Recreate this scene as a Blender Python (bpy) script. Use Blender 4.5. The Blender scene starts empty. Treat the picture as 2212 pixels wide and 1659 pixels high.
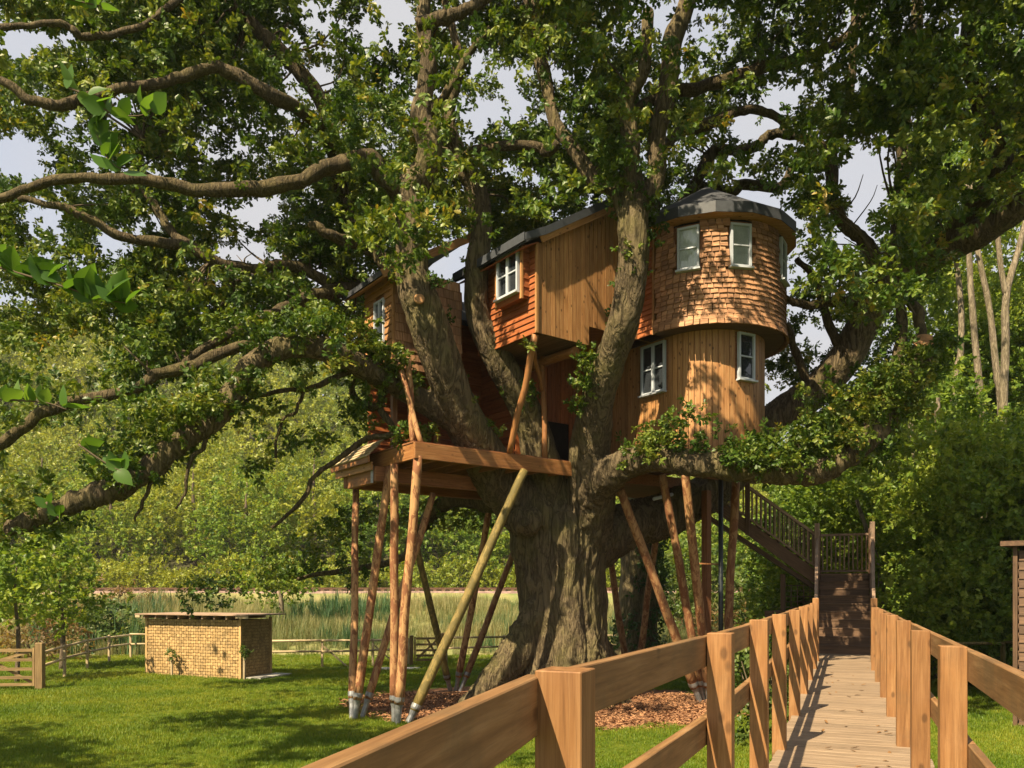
import bpy, bmesh, math, random
import numpy as np
from mathutils import Vector, Matrix, noise as mnoise

random.seed(7)
rng = np.random.default_rng(7)
C = bpy.context.scene.collection
scene = bpy.context.scene

# ------------------------------------------------------------------ camera, sky, sun, exposure
F = 1728.0          # focal length in units of a 2212 px wide frame
HC = 2.5            # camera height above the lawn
HY = 1280.0         # horizon row
cam_d = bpy.data.cameras.new('camera')
cam = bpy.data.objects.new('camera', cam_d); C.objects.link(cam)
cam.location = (0, 0, HC); cam.rotation_euler = (math.radians(90), 0, 0)
cam_d.sensor_width = 36.0; cam_d.lens = 36.0 * F / 2212.0
cam_d.shift_y = (HY - 829.5) / 2212.0
cam_d.clip_start = 0.05; cam_d.clip_end = 3000
scene.camera = cam

SUN = Vector((0.52, 0.66, -0.96)).normalized()      # direction the light travels
elev = math.asin(-SUN.z); rot = math.atan2(-SUN.x, -SUN.y)
world = bpy.data.worlds.new('World'); scene.world = world; world.use_nodes = True
wn = world.node_tree.nodes; wl = world.node_tree.links; wn.clear()
sky = wn.new('ShaderNodeTexSky'); sky.sky_type = 'NISHITA'; sky.sun_disc = False
sky.sun_elevation = elev; sky.sun_rotation = rot; sky.dust_density = 2.5; sky.air_density = 1.0
tc = wn.new('ShaderNodeTexCoord')
cn = wn.new('ShaderNodeTexNoise'); cn.inputs['Scale'].default_value = 2.2; cn.inputs['Detail'].default_value = 5
cr = wn.new('ShaderNodeValToRGB'); cr.color_ramp.elements[0].position = .30; cr.color_ramp.elements[1].position = .62
cr.color_ramp.elements[0].color = (.62, .62, .62, 1); cr.color_ramp.elements[1].color = (1, 1, 1, 1)
mx = wn.new('ShaderNodeMixRGB'); mx.inputs['Color2'].default_value = (2.6, 2.6, 2.7, 1)
bg = wn.new('ShaderNodeBackground'); bg.inputs['Strength'].default_value = 0.10
wo = wn.new('ShaderNodeOutputWorld')
wl.new(tc.outputs['Generated'], cn.inputs['Vector']); wl.new(cn.outputs['Fac'], cr.inputs['Fac'])
wl.new(cr.outputs['Color'], mx.inputs['Fac']); wl.new(sky.outputs['Color'], mx.inputs['Color1'])
wl.new(mx.outputs['Color'], bg.inputs['Color']); wl.new(bg.outputs['Background'], wo.inputs['Surface'])
sun_d = bpy.data.lights.new('sun', 'SUN'); sun_d.energy = 5.0; sun_d.angle = math.radians(0.5)
sun_d.color = (1.0, 0.82, 0.56)
sun = bpy.data.objects.new('sun', sun_d); C.objects.link(sun); sun.location = (-20, -16, 40)
sun.rotation_euler = SUN.to_track_quat('-Z', 'Y').to_euler()
scene.view_settings.view_transform = 'Standard'; scene.view_settings.look = 'None'
scene.view_settings.exposure = 1.4; scene.view_settings.gamma = 1.0
scene.view_settings.use_curve_mapping = False
scene.render.engine = 'CYCLES'
scene.cycles.max_bounces = 6; scene.cycles.diffuse_bounces = 3; scene.cycles.transmission_bounces = 4
scene.cycles.volume_bounces = 0
scene.cycles.use_denoising = True; scene.cycles.denoising_prefilter = 'ACCURATE'

# ------------------------------------------------------------------ helpers
def P(x, y, Y):
    """A point seen at (x, y) of the 2212 x 1659 photograph and Y metres away."""
    return Vector(((x - 1106.0) / F * Y, Y, HC + (HY - y) / F * Y))

def proj(p):
    p = np.asarray(p, float)
    return 1106.0 + F * p[..., 0] / p[..., 1], HY - F * (p[..., 2] - HC) / p[..., 1]

WM = {}
def link(o, parent=None, W=None):
    C.objects.link(o)
    W = W if W is not None else Matrix.Identity(4)
    WM[o.name] = W.copy()
    if parent is not None:
        o.parent = parent
        o.matrix_basis = WM[parent.name].inverted() @ W
    else:
        o.matrix_basis = W
    return o

def tag(o, label=None, cat=None, group=None, kind=None):
    if label: o['label'] = label
    if cat: o['category'] = cat
    if group: o['group'] = group
    if kind: o['kind'] = kind
    return o

def thing(name, label, cat, loc=(0, 0, 0), group=None):
    o = bpy.data.objects.new(name, None); o.empty_display_size = .3
    link(o, None, Matrix.Translation(Vector(loc)))
    return tag(o, label, cat, group)

def part(name, parent, loc=None):
    o = bpy.data.objects.new(name, None); o.empty_display_size = .2
    W = Matrix.Translation(Vector(loc)) if loc is not None else WM[parent.name].copy()
    return link(o, parent, W)

def mobj(name, verts, faces, mat, parent=None, smooth=False, kind=None):
    """Mesh object from world-space vertices; its origin goes to the middle of its base."""
    v = np.asarray(verts, float).reshape(-1, 3)
    o0 = np.array([(v[:, 0].min() + v[:, 0].max()) / 2, (v[:, 1].min() + v[:, 1].max()) / 2, v[:, 2].min()])
    me = bpy.data.meshes.new(name)
    me.from_pydata((v - o0).tolist(), [], [tuple(int(i) for i in f) for f in faces])
    if smooth: me.polygons.foreach_set('use_smooth', [True] * len(me.polygons))
    if mat: me.materials.append(mat)
    me.update()
    o = bpy.data.objects.new(name, me)
    link(o, parent, Matrix.Translation(Vector(o0)))
    if kind: o['kind'] = kind
    return o

_box = {}
def box_mesh(l, w, h, mat, ch=0.0, taper=1.0):
    k = (round(l, 3), round(w, 3), round(h, 3), mat.name, ch, taper)
    if k in _box: return _box[k]
    bm = bmesh.new()
    bmesh.ops.create_cube(bm, size=1.0)
    for v in bm.verts:
        v.co.x *= l; v.co.y *= w; v.co.z *= h
    if ch > 0: bmesh.ops.bevel(bm, geom=list(bm.edges), offset=ch, segments=1, affect='EDGES')
    me = bpy.data.meshes.new('board_shape'); bm.to_mesh(me); bm.free()
    me.materials.append(mat); _box[k] = me
    return me

def frame_mat(p0, p1, up):
    x = (p1 - p0).normalized(); z = Vector(up); z = (z - x * z.dot(x))
    if z.length < 1e-5: z = Vector((0, 1, 0)) - x * x.y
    z.normalize(); y = z.cross(x)
    M = Matrix((x, y, z)).transposed().to_4x4(); M.translation = (p0 + p1) / 2
    return M

def board(name, p0, p1, w, h, mat, parent=None, up=(0, 0, 1), ch=0.0):
    """Box from p0 to p1; h along up, w across. Local x runs along the grain."""
    p0 = Vector(p0); p1 = Vector(p1)
    o = bpy.data.objects.new(name, box_mesh((p1 - p0).length, w, h, mat, ch))
    return link(o, parent, frame_mat(p0, p1, up))

def catmull(pts, n):
    pts = [np.asarray(p, float) for p in pts]
    q = [2 * pts[0] - pts[1]] + pts + [2 * pts[-1] - pts[-2]]
    out = []
    for i in range(1, len(q) - 2):
        for k in range(n):
            t = k / n
            a, b, c, d = q[i - 1], q[i], q[i + 1], q[i + 2]
            out.append(.5 * (2 * b + (c - a) * t + (2 * a - 5 * b + 4 * c - d) * t * t + (3 * b - a - 3 * c + d) * t ** 3))
    out.append(pts[-1])
    return np.array(out)

def tube_geo(path, rad, sides=8, cap=True, wob=0.0):
    path = np.asarray(path, float); n = len(path)
    V = []; Fc = []
    t = np.gradient(path, axis=0); t /= np.linalg.norm(t, axis=1)[:, None] + 1e-9
    ref = np.array([0.0, 0, 1]) if abs(t[0][2]) < .9 else np.array([1.0, 0, 0])
    u = np.cross(t[0], ref); u /= np.linalg.norm(u)
    for i in range(n):
        u = u - t[i] * np.dot(u, t[i]); u /= np.linalg.norm(u) + 1e-9
        w = np.cross(t[i], u)
        for k in range(sides):
            a = 2 * math.pi * k / sides
            r = rad[i]
            if wob:
                q = path[i] * (1.3 / max(r, .04) * .25)
                r *= 1 + wob * mnoise.noise(Vector((q[0] + math.cos(a) * 1.2, q[1] + math.sin(a) * 1.2, q[2])))
            V.append(path[i] + r * (math.cos(a) * u + math.sin(a) * w))
    for i in range(n - 1):
        for k in range(sides):
            k2 = (k + 1) % sides
            Fc.append((i * sides + k, i * sides + k2, (i + 1) * sides + k2, (i + 1) * sides + k))
    if cap:
        Fc.append(tuple(reversed(range(sides)))); Fc.append(tuple((n - 1) * sides + k for k in range(sides)))
    return V, Fc

class MB:
    def __init__(s): s.v = []; s.f = []
    def add(s, V, Fc):
        o = len(s.v); s.v.extend([tuple(p) for p in V]); s.f.extend([tuple(i + o for i in f) for f in Fc])
    def box(s, p0, p1, w, h, up=(0, 0, 1)):
        p0 = Vector(p0); p1 = Vector(p1); M = frame_mat(p0, p1, up); l = (p1 - p0).length
        c = [M @ Vector((x * l / 2, y * w / 2, z * h / 2)) for x in (-1, 1) for y in (-1, 1) for z in (-1, 1)]
        s.add(c, [(0, 1, 3, 2), (4, 6, 7, 5), (0, 4, 5, 1), (2, 3, 7, 6), (0, 2, 6, 4), (1, 5, 7, 3)])
    def quad(s, a, b, c, d): s.add([a, b, c, d], [(0, 1, 2, 3)])
    def build(s, name, mat, parent=None, smooth=False, kind=None): return mobj(name, s.v, s.f, mat, parent, smooth, kind)

def prism(poly, d):
    """Closed solid: polygon (list of Vectors) pushed along vector d."""
    n = len(poly); V = list(poly) + [p + d for p in poly]
    Fc = [tuple(reversed(range(n))), tuple(range(n, 2 * n))] + [(i, (i + 1) % n, n + (i + 1) % n, n + i) for i in range(n)]
    return V, Fc

# ------------------------------------------------------------------ materials
def newmat(name):
    m = bpy.data.materials.new(name); m.use_nodes = True
    nt = m.node_tree; nt.nodes.clear()
    out = nt.nodes.new('ShaderNodeOutputMaterial'); b = nt.nodes.new('ShaderNodeBsdfPrincipled')
    nt.links.new(b.outputs[0], out.inputs[0])
    return m, nt, b, out

def nd(nt, t, **kw):
    n = nt.nodes.new(t)
    for k, v in kw.items():
        if k in n.inputs: n.inputs[k].default_value = v
        else: setattr(n, k, v)
    return n

def ramp(nt, fac, stops):
    r = nt.nodes.new('ShaderNodeValToRGB'); e = r.color_ramp.elements
    while len(e) > 1: e.remove(e[-1])
    e[0].position = stops[0][0]; e[0].color = (*stops[0][1], 1)
    for p, c in stops[1:]:
        x = e.new(p); x.color = (*c, 1)
    nt.links.new(fac, r.inputs['Fac'])
    return r.outputs['Color']

def mixc(nt, fac, a, b, mode='MIX'):
    m = nt.nodes.new('ShaderNodeMixRGB'); m.blend_type = mode
    for s, v in (('Fac', fac), ('Color1', a), ('Color2', b)):
        if isinstance(v, (int, float)): m.inputs[s].default_value = v
        elif isinstance(v, tuple): m.inputs[s].default_value = (*v, 1)
        else: nt.links.new(v, m.inputs[s])
    return m.outputs['Color']

def maprange(nt, v, a, b, c, d):
    m = nt.nodes.new('ShaderNodeMapRange')
    nt.links.new(v, m.inputs['Value'])
    for k, x in zip(('From Min', 'From Max', 'To Min', 'To Max'), (a, b, c, d)): m.inputs[k].default_value = x
    return m.outputs['Result']

def wood(name, dark, mid, light, rough=.6, knots=.5, vary=.35, grime_shade=0.0, spec=.35, island=False):
    m, nt, b, out = newmat(name)
    tc = nd(nt, 'ShaderNodeTexCoord'); oi = nd(nt, 'ShaderNodeObjectInfo')
    off = nd(nt, 'ShaderNodeVectorMath', operation='MULTIPLY_ADD')
    off.inputs[1].default_value = (1, 1, 1)
    sc = nd(nt, 'ShaderNodeVectorMath', operation='SCALE'); sc.inputs[0].default_value = (17, 23, 31)
    nt.links.new(oi.outputs['Random'], sc.inputs['Scale'])
    nt.links.new(tc.outputs['Object'], off.inputs[0]); nt.links.new(sc.outputs[0], off.inputs[2])
    mp = nd(nt, 'ShaderNodeMapping'); mp.inputs['Scale'].default_value = (1.3, 22, 22)
    nt.links.new(off.outputs[0], mp.inputs['Vector'])
    n1 = nd(nt, 'ShaderNodeTexNoise', Scale=1.6, Detail=6.0, Roughness=.62, Distortion=.35)
    nt.links.new(mp.outputs[0], n1.inputs['Vector'])
    col = ramp(nt, n1.outputs['Fac'], [(.30, dark), (.5, mid), (.70, light)])
    mf = nd(nt, 'ShaderNodeMapping'); mf.inputs['Scale'].default_value = (3.0, 95, 95); nt.links.new(off.outputs[0], mf.inputs['Vector'])
    nfine = nd(nt, 'ShaderNodeTexNoise', Scale=1.3, Detail=5.0, Roughness=.7, Distortion=.2); nt.links.new(mf.outputs[0], nfine.inputs['Vector'])
    col = mixc(nt, maprange(nt, nfine.outputs['Fac'], .48, .68, 0, .5), col, tuple(c * .62 for c in dark))
    ms = nd(nt, 'ShaderNodeMapping'); ms.inputs['Scale'].default_value = (1.1, 3.0, 3.0); nt.links.new(off.outputs[0], ms.inputs['Vector'])
    nst = nd(nt, 'ShaderNodeTexNoise', Scale=1.4, Detail=5.0, Roughness=.6); nt.links.new(ms.outputs[0], nst.inputs['Vector'])
    col = mixc(nt, maprange(nt, nst.outputs['Fac'], .45, .75, 0, .35), col, tuple(c * 1.15 for c in dark))
    # knots
    mk = nd(nt, 'ShaderNodeMapping'); mk.inputs['Scale'].default_value = (4.6, 8.5, 8.5)
    nt.links.new(off.outputs[0], mk.inputs['Vector'])
    vo = nd(nt, 'ShaderNodeTexVoronoi', Scale=1.0); nt.links.new(mk.outputs[0], vo.inputs['Vector'])
    kf = maprange(nt, vo.outputs['Distance'], .10, .19, knots, 0.0)
    col = mixc(nt, kf, col, tuple(c * .3 for c in dark))
    # board-to-board tone
    hv = nd(nt, 'ShaderNodeHueSaturation'); nt.links.new(col, hv.inputs['Color'])
    ri = nd(nt, 'ShaderNodeNewGeometry').outputs['Random Per Island'] if island else oi.outputs['Random']
    nt.links.new(maprange(nt, ri, 0, 1, 1 - vary, 1 + vary), hv.inputs['Value'])
    col = hv.outputs['Color']
    if grime_shade:
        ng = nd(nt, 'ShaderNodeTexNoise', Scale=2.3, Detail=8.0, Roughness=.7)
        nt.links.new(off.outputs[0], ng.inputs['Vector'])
        col = mixc(nt, maprange(nt, ng.outputs['Fac'], .5, .72, 0, grime_shade), col, (.055, .05, .028))
    nt.links.new(col, b.inputs['Base Color'])
    b.inputs['Roughness'].default_value = rough; b.inputs['Specular IOR Level'].default_value = spec
    bp = nd(nt, 'ShaderNodeBump', Strength=.35, Distance=.004)
    nt.links.new(n1.outputs['Fac'], bp.inputs['Height']); nt.links.new(bp.outputs[0], b.inputs['Normal'])
    return m

def plain(name, col, rough=.5, metal=0.0, spec=.5, nscale=8, var=.25, bump=0.0):
    m, nt, b, out = newmat(name)
    tc = nd(nt, 'ShaderNodeTexCoord')
    n = nd(nt, 'ShaderNodeTexNoise', Scale=float(nscale), Detail=5.0); nt.links.new(tc.outputs['Object'], n.inputs['Vector'])
    nt.links.new(ramp(nt, n.outputs['Fac'], [(.3, tuple(c * (1 - var) for c in col)), (.7, tuple(min(1, c * (1 + var)) for c in col))]), b.inputs['Base Color'])
    b.inputs['Roughness'].default_value = rough; b.inputs['Metallic'].default_value = metal
    b.inputs['Specular IOR Level'].default_value = spec
    if bump:
        bp = nd(nt, 'ShaderNodeBump', Strength=.6, Distance=bump)
        nt.links.new(n.outputs['Fac'], bp.inputs['Height']); nt.links.new(bp.outputs[0], b.inputs['Normal'])
    return m

def bark(name, dark, light, moss, moss_amt=.5, vscale=1.0, bump=.05):
    m, nt, b, out = newmat(name)
    geo = nd(nt, 'ShaderNodeNewGeometry')
    mp = nd(nt, 'ShaderNodeMapping'); mp.inputs['Scale'].default_value = (6.5 * vscale, 6.5 * vscale, 1.25 * vscale)
    nt.links.new(geo.outputs['Position'], mp.inputs['Vector'])
    n0 = nd(nt, 'ShaderNodeTexNoise', Scale=1.0, Detail=3.0, Roughness=.55, Distortion=.9); nt.links.new(mp.outputs[0], n0.inputs['Vector'])
    ab = nd(nt, 'ShaderNodeMath', operation='SUBTRACT'); ab.inputs[1].default_value = .5; nt.links.new(n0.outputs['Fac'], ab.inputs[0])
    ab2 = nd(nt, 'ShaderNodeMath', operation='ABSOLUTE'); nt.links.new(ab.outputs[0], ab2.inputs[0])
    fur = maprange(nt, ab2.outputs[0], 0, .11, 0, 1)          # 0 in the furrows
    nf = nd(nt, 'ShaderNodeTexNoise', Scale=4.2, Detail=8.0, Roughness=.7); nt.links.new(mp.outputs[0], nf.inputs['Vector'])
    mul = nd(nt, 'ShaderNodeMath', operation='MULTIPLY_ADD'); mul.inputs[1].default_value = .55
    nt.links.new(fur, mul.inputs[0]); nt.links.new(maprange(nt, nf.outputs['Fac'], .3, .7, 0, .45), mul.inputs[2])
    col = ramp(nt, mul.outputs[0], [(.12, dark), (.5, tuple((a + c) / 2 for a, c in zip(dark, light))), (.95, light)])
    n2 = nd(nt, 'ShaderNodeTexNoise', Scale=1.1, Detail=8.0, Roughness=.7); nt.links.new(geo.outputs['Position'], n2.inputs['Vector'])
    col = mixc(nt, maprange(nt, n2.outputs['Fac'], .45, .66, 0, moss_amt), col, mixc(nt, mul.outputs[0], tuple(c * .45 for c in moss), moss))
    n3 = nd(nt, 'ShaderNodeTexNoise', Scale=7.0, Detail=7.0, Roughness=.75); nt.links.new(geo.outputs['Position'], n3.inputs['Vector'])
    col = mixc(nt, maprange(nt, n3.outputs['Fac'], .60, .72, 0, .6), col, tuple(min(1, c * 1.55) for c in light))
    nt.links.new(col, b.inputs['Base Color'])
    b.inputs['Roughness'].default_value = .85; b.inputs['Specular IOR Level'].default_value = .2
    bp = nd(nt, 'ShaderNodeBump', Strength=.9, Distance=bump)
    nt.links.new(mul.outputs[0], bp.inputs['Height']); nt.links.new(bp.outputs[0], b.inputs['Normal'])
    return m

def leafmat(name, dark, mid, light, trans=.42, nscale=.55, clump=.45, warm=None, rough=.42):
    m, nt, b, out = newmat(name)
    oi = nd(nt, 'ShaderNodeObjectInfo'); at = nd(nt, 'ShaderNodeAttribute', attribute_name='tint')
    geo = nd(nt, 'ShaderNodeNewGeometry')
    n = nd(nt, 'ShaderNodeTexNoise', Scale=float(nscale), Detail=3.0); nt.links.new(oi.outputs['Location'], n.inputs['Vector'])
    s1 = nd(nt, 'ShaderNodeMath', operation='MULTIPLY_ADD'); s1.inputs[1].default_value = .35
    nt.links.new(oi.outputs['Random'], s1.inputs[0])
    nt.links.new(maprange(nt, n.outputs['Fac'], .3, .7, 0, clump), s1.inputs[2])
    s2 = nd(nt, 'ShaderNodeMath', operation='MULTIPLY_ADD'); s2.inputs[1].default_value = .3
    nt.links.new(at.outputs['Fac'], s2.inputs[0]); nt.links.new(s1.outputs[0], s2.inputs[2])
    stops = [(.15, dark), (.5, mid), (.85, light)]
    if warm: stops.append((.97, warm))
    col = ramp(nt, s2.outputs[0], stops)
    nt.links.new(col, b.inputs['Base Color']); b.inputs['Roughness'].default_value = rough
    b.inputs['Specular IOR Level'].default_value = .28
    tr = nd(nt, 'ShaderNodeBsdfTranslucent')
    tcol = mixc(nt, 1.0, col, (1.5, 1.35, .55), 'MULTIPLY'); nt.links.new(tcol, tr.inputs['Color'])
    mxs = nd(nt, 'ShaderNodeMixShader'); mxs.inputs[0].default_value = trans
    nt.links.new(b.outputs[0], mxs.inputs[1]); nt.links.new(tr.outputs[0], mxs.inputs[2])
    nt.links.new(mxs.outputs[0], out.inputs[0])
    return m

def peeled(name, c_in, c_bark, amt):
    m = wood(name, tuple(c * .7 for c in c_in), c_in, tuple(min(1, c * 1.3) for c in c_in), rough=.75, knots=.8, vary=.16, grime_shade=.2)
    nt = m.node_tree; b = next(n for n in nt.nodes if n.type == 'BSDF_PRINCIPLED'); col = b.inputs['Base Color'].links[0].from_socket
    geo = nd(nt, 'ShaderNodeNewGeometry'); mp = nd(nt, 'ShaderNodeMapping'); mp.inputs['Scale'].default_value = (7, 7, 2.6); nt.links.new(geo.outputs['Position'], mp.inputs['Vector'])
    n = nd(nt, 'ShaderNodeTexNoise', Scale=1.3, Detail=7.0, Roughness=.65, Distortion=.8); nt.links.new(mp.outputs[0], n.inputs['Vector'])
    nt.links.new(mixc(nt, maprange(nt, n.outputs['Fac'], .62 - amt, .66 - amt, 0, .9), col, c_bark), b.inputs['Base Color'])
    return m

M = {}
M['rail'] = wood('rail_oak', (0.133, 0.0651, 0.0223), (0.215, 0.115, 0.0437), (0.288, 0.171, 0.0744), rough=.6, knots=.55, vary=.14, grime_shade=.55)
M['post'] = wood('post_oak', (0.144, 0.0631, 0.0198), (0.241, 0.117, 0.0409), (0.318, 0.174, 0.0702), rough=.58, knots=.6, vary=.17, grime_shade=.32)
M['plank'] = wood('deck_plank', (0.146, 0.102, 0.0632), (0.219, 0.158, 0.102), (0.292, 0.219, 0.146), rough=.8, knots=.3, vary=.13, grime_shade=.2)
M['cedar'] = wood('cedar_board', (0.243, 0.106, 0.033), (0.358, 0.181, 0.0659), (0.449, 0.255, 0.103), rough=.6, knots=.9, vary=.2)
M['cedar_red'] = wood('red_cedar', (0.176, 0.0487, 0.0129), (0.291, 0.0881, 0.0243), (0.378, 0.13, 0.0392), rough=.6, knots=.5, vary=.2)
M['shingle'] = wood('cedar_shingle', (0.209, 0.0968, 0.0428), (0.363, 0.193, 0.0974), (0.495, 0.297, 0.166), rough=.75, knots=.0, vary=.36)
M['beam'] = wood('beam_wood', (0.172, 0.0688, 0.0206), (0.261, 0.114, 0.0358), (0.33, 0.165, 0.0585), rough=.6, knots=.4, vary=.12)
M['joist'] = wood('joist_wood', (.16, .065, .025), (.24, .10, .04), (.32, .15, .06), rough=.7, knots=.3, vary=.15)
M['pole'] = peeled('larch_pole', (.36, .20, .085), (.17, .065, .026), .13)
M['pole_green'] = peeled('mossy_pole', (.21, .155, .045), (.10, .08, .022), .14)
M['dark_wood'] = wood('stained_timber', (0.0638, 0.0369, 0.0198), (0.106, 0.0609, 0.0326), (0.17, 0.0993, 0.0539), rough=.7, knots=.3, vary=.25)
M['grey_wood'] = wood('weathered_timber', (0.163, 0.106, 0.0688), (0.275, 0.188, 0.125), (0.413, 0.3, 0.213), rough=.75, knots=.4, vary=.2)
M['fence_wood'] = wood('cleft_chestnut', (.26, .19, .10), (.40, .31, .18), (.54, .45, .29), rough=.75, knots=.4, vary=.2)
M['fence_dark'] = wood('fence_post_dark', (.13, .085, .035), (.21, .14, .06), (.30, .21, .09), rough=.75, knots=.4, vary=.2)
M['wattle'] = wood('wattle', (0.231, 0.147, 0.0578), (0.399, 0.263, 0.11), (0.546, 0.389, 0.185), rough=.75, knots=.3, vary=.2, island=True, grime_shade=.55)  # large dark blotches paint foliage shadow into the wall colour
M['roof'] = plain('roof_felt', (0.042, 0.0455, 0.0525), rough=.7, spec=.4, nscale=30, var=.3, bump=.004)
M['roof_edge'] = plain('roof_lead', (0.051, 0.057, 0.066), rough=.5, spec=.45, nscale=12, var=.15)
M['white'] = plain('window_paint', (0.422, 0.462, 0.505), rough=.45, spec=.4, nscale=6, var=.06)
M['steel'] = plain('galvanised_steel', (.28, .29, .29), rough=.5, metal=.7, spec=.5, nscale=14, var=.25)
M['dark_inside'] = plain('dark_interior', (.02, .016, .013), rough=.9, spec=.1)
M['pipe'] = plain('downpipe_plastic', (.012, .018, .022), rough=.4, spec=.5)
M['curtain'] = plain('curtain_cloth', (0.828, 0.851, 0.782), rough=.9, spec=.1, nscale=5, var=.2)
M['stone'] = plain('stone_slab', (.36, .34, .30), rough=.8, nscale=9, var=.3)
M['ballast'] = plain('track_ballast', (.22, .15, .125), rough=.95, spec=.1, nscale=3, var=.4)
M['rust'] = plain('rail_rust', (.10, .055, .035), rough=.7, spec=.2)
def glass():
    m, nt, b, out = newmat('window_glass')
    b.inputs['Base Color'].default_value = (.025, .03, .035, 1); b.inputs['Roughness'].default_value = .04
    b.inputs['Specular IOR Level'].default_value = .9
    tc = nd(nt, 'ShaderNodeTexCoord'); n = nd(nt, 'ShaderNodeTexNoise', Scale=2.0); nt.links.new(tc.outputs['Object'], n.inputs['Vector'])
    bp = nd(nt, 'ShaderNodeBump', Strength=.05, Distance=.01); nt.links.new(n.outputs['Fac'], bp.inputs['Height']); nt.links.new(bp.outputs[0], b.inputs['Normal'])
    return m
def clear_glass():
    m, nt, b, out = newmat('clear_glass')
    tr = nd(nt, 'ShaderNodeBsdfTransparent'); tr.inputs['Color'].default_value = (.95, .97, .96, 1)
    gl = nd(nt, 'ShaderNodeBsdfGlossy', Roughness=.03)
    fr = nd(nt, 'ShaderNodeFresnel', IOR=1.6); mxs = nd(nt, 'ShaderNodeMixShader')
    nt.links.new(fr.outputs[0], mxs.inputs[0]); nt.links.new(tr.outputs[0], mxs.inputs[1]); nt.links.new(gl.outputs[0], mxs.inputs[2])
    nt.links.new(mxs.outputs[0], out.inputs[0]); return m
M['glass'] = glass(); M['clear'] = clear_glass()
M['bark'] = bark('oak_bark', (0.0493, 0.0366, 0.0212), (0.193, 0.149, 0.0845), (0.177, 0.165, 0.0497), .6, 1.0, .08)
M['limb'] = bark('limb_bark', (0.0282, 0.0218, 0.0121), (0.121, 0.0922, 0.0484), (0.129, 0.113, 0.0322), .6, 1.8, .03)
M['twig'] = plain('twig_bark', (.09, .07, .045), rough=.9, spec=.15)
M['birch'] = bark('pale_bark', (0.075, 0.06, 0.0375), (0.27, 0.225, 0.158), (0.165, 0.15, 0.0675), .4, 1.5, .02)
M['treebark'] = bark('wood_bark', (.06, .045, .03), (.17, .13, .09), (.11, .11, .04), .4, 1.5, .02)
M['cut'] = plain('sawn_end', (.34, .18, .07), rough=.8, nscale=10, var=.35)
M['oakleaf'] = leafmat('oak_leaf', (0.0176, 0.0453, 0.0066), (0.0572, 0.111, 0.0132), (0.182, 0.221, 0.0308), .30, .6, warm=(0.297, 0.215, 0.0385))
M['ivy'] = leafmat('ivy_leaf', (.02, .05, .012), (.035, .08, .018), (.06, .11, .025), .25, .8, rough=.35)
M['limeleaf'] = leafmat('lime_leaf', (0.0475, 0.112, 0.0173), (0.0734, 0.156, 0.0259), (0.112, 0.199, 0.0389), .5, 2.0)
M['woodleaf'] = leafmat('wood_leaf', (0.0497, 0.11, 0.0164), (0.14, 0.227, 0.03), (0.292, 0.351, 0.0527), .45, .18)
M['hillleaf'] = leafmat('hill_leaf', (0.0452, 0.0879, 0.011), (0.122, 0.175, 0.0195), (0.244, 0.27, 0.0305), .35, .045, clump=.62)
M['bushleaf'] = leafmat('bush_leaf', (.035, .075, .015), (.075, .125, .025), (.14, .17, .04), .4, .35)
M['rustleaf'] = leafmat('rusty_leaf', (.10, .07, .03), (.18, .12, .05), (.25, .20, .07), .4, .5)
M['grassblade'] = leafmat('lawn_blade', (0.0601, 0.122, 0.00972), (0.127, 0.197, 0.0146), (0.254, 0.271, 0.0267), .35, .35, rough=.5)
M['reedblade'] = leafmat('reed_blade', (.055, .10, .035), (.17, .19, .075), (.34, .30, .15), .35, .13, rough=.6)
M['reedgreen'] = leafmat('reed_green', (.03, .075, .035), (.055, .12, .05), (.10, .17, .07), .35, .2, rough=.5)
M['deadleaf'] = plain('fallen_leaf', (.17, .085, .025), rough=.8, nscale=5, var=.5)
M['chip'] = wood('bark_chip', (.14, .065, .03), (.26, .13, .06), (.38, .21, .11), rough=.85, knots=0, vary=.4)

# ------------------------------------------------------------------ terrain
def sm(a, b, x):
    t = np.clip((x - a) / (b - a), 0, 1); return t * t * (3 - 2 * t)
def hill_top(X):
    return 15 + 30 * (1 - sm(-45, 35, X)) + 4 * np.sin(X * .045) - 6 * (1 - sm(-150, -80, X))
def ground_z(X, Y):
    X = np.asarray(X, float); Y = np.asarray(Y, float)
    z = 1.5 * sm(30, 57, Y) + .95 * sm(57.5, 61, Y)
    z = z + .10 * np.sin(X * .35 + 1) * np.sin(Y * .3) * sm(10, 16, Y) * .6
    z = z + hill_top(X) * sm(72, 175, Y)
    z = z + 9.0 * sm(11.5, 34, X - .22 * (Y - 20)) * sm(8, 20, Y) * (1 - .3 * sm(40, 70, Y))
    return z

def grid_sheet(name, xs, ys, mat, zf):
    V = [(x, y, float(zf(x, y))) for y in ys for x in xs]; nx = len(xs)
    Fc = [(j * nx + i, j * nx + i + 1, (j + 1) * nx + i + 1, (j + 1) * nx + i) for j in range(len(ys) - 1) for i in range(nx - 1)]
    return mobj(name, V, Fc, mat, None, True)

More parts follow.
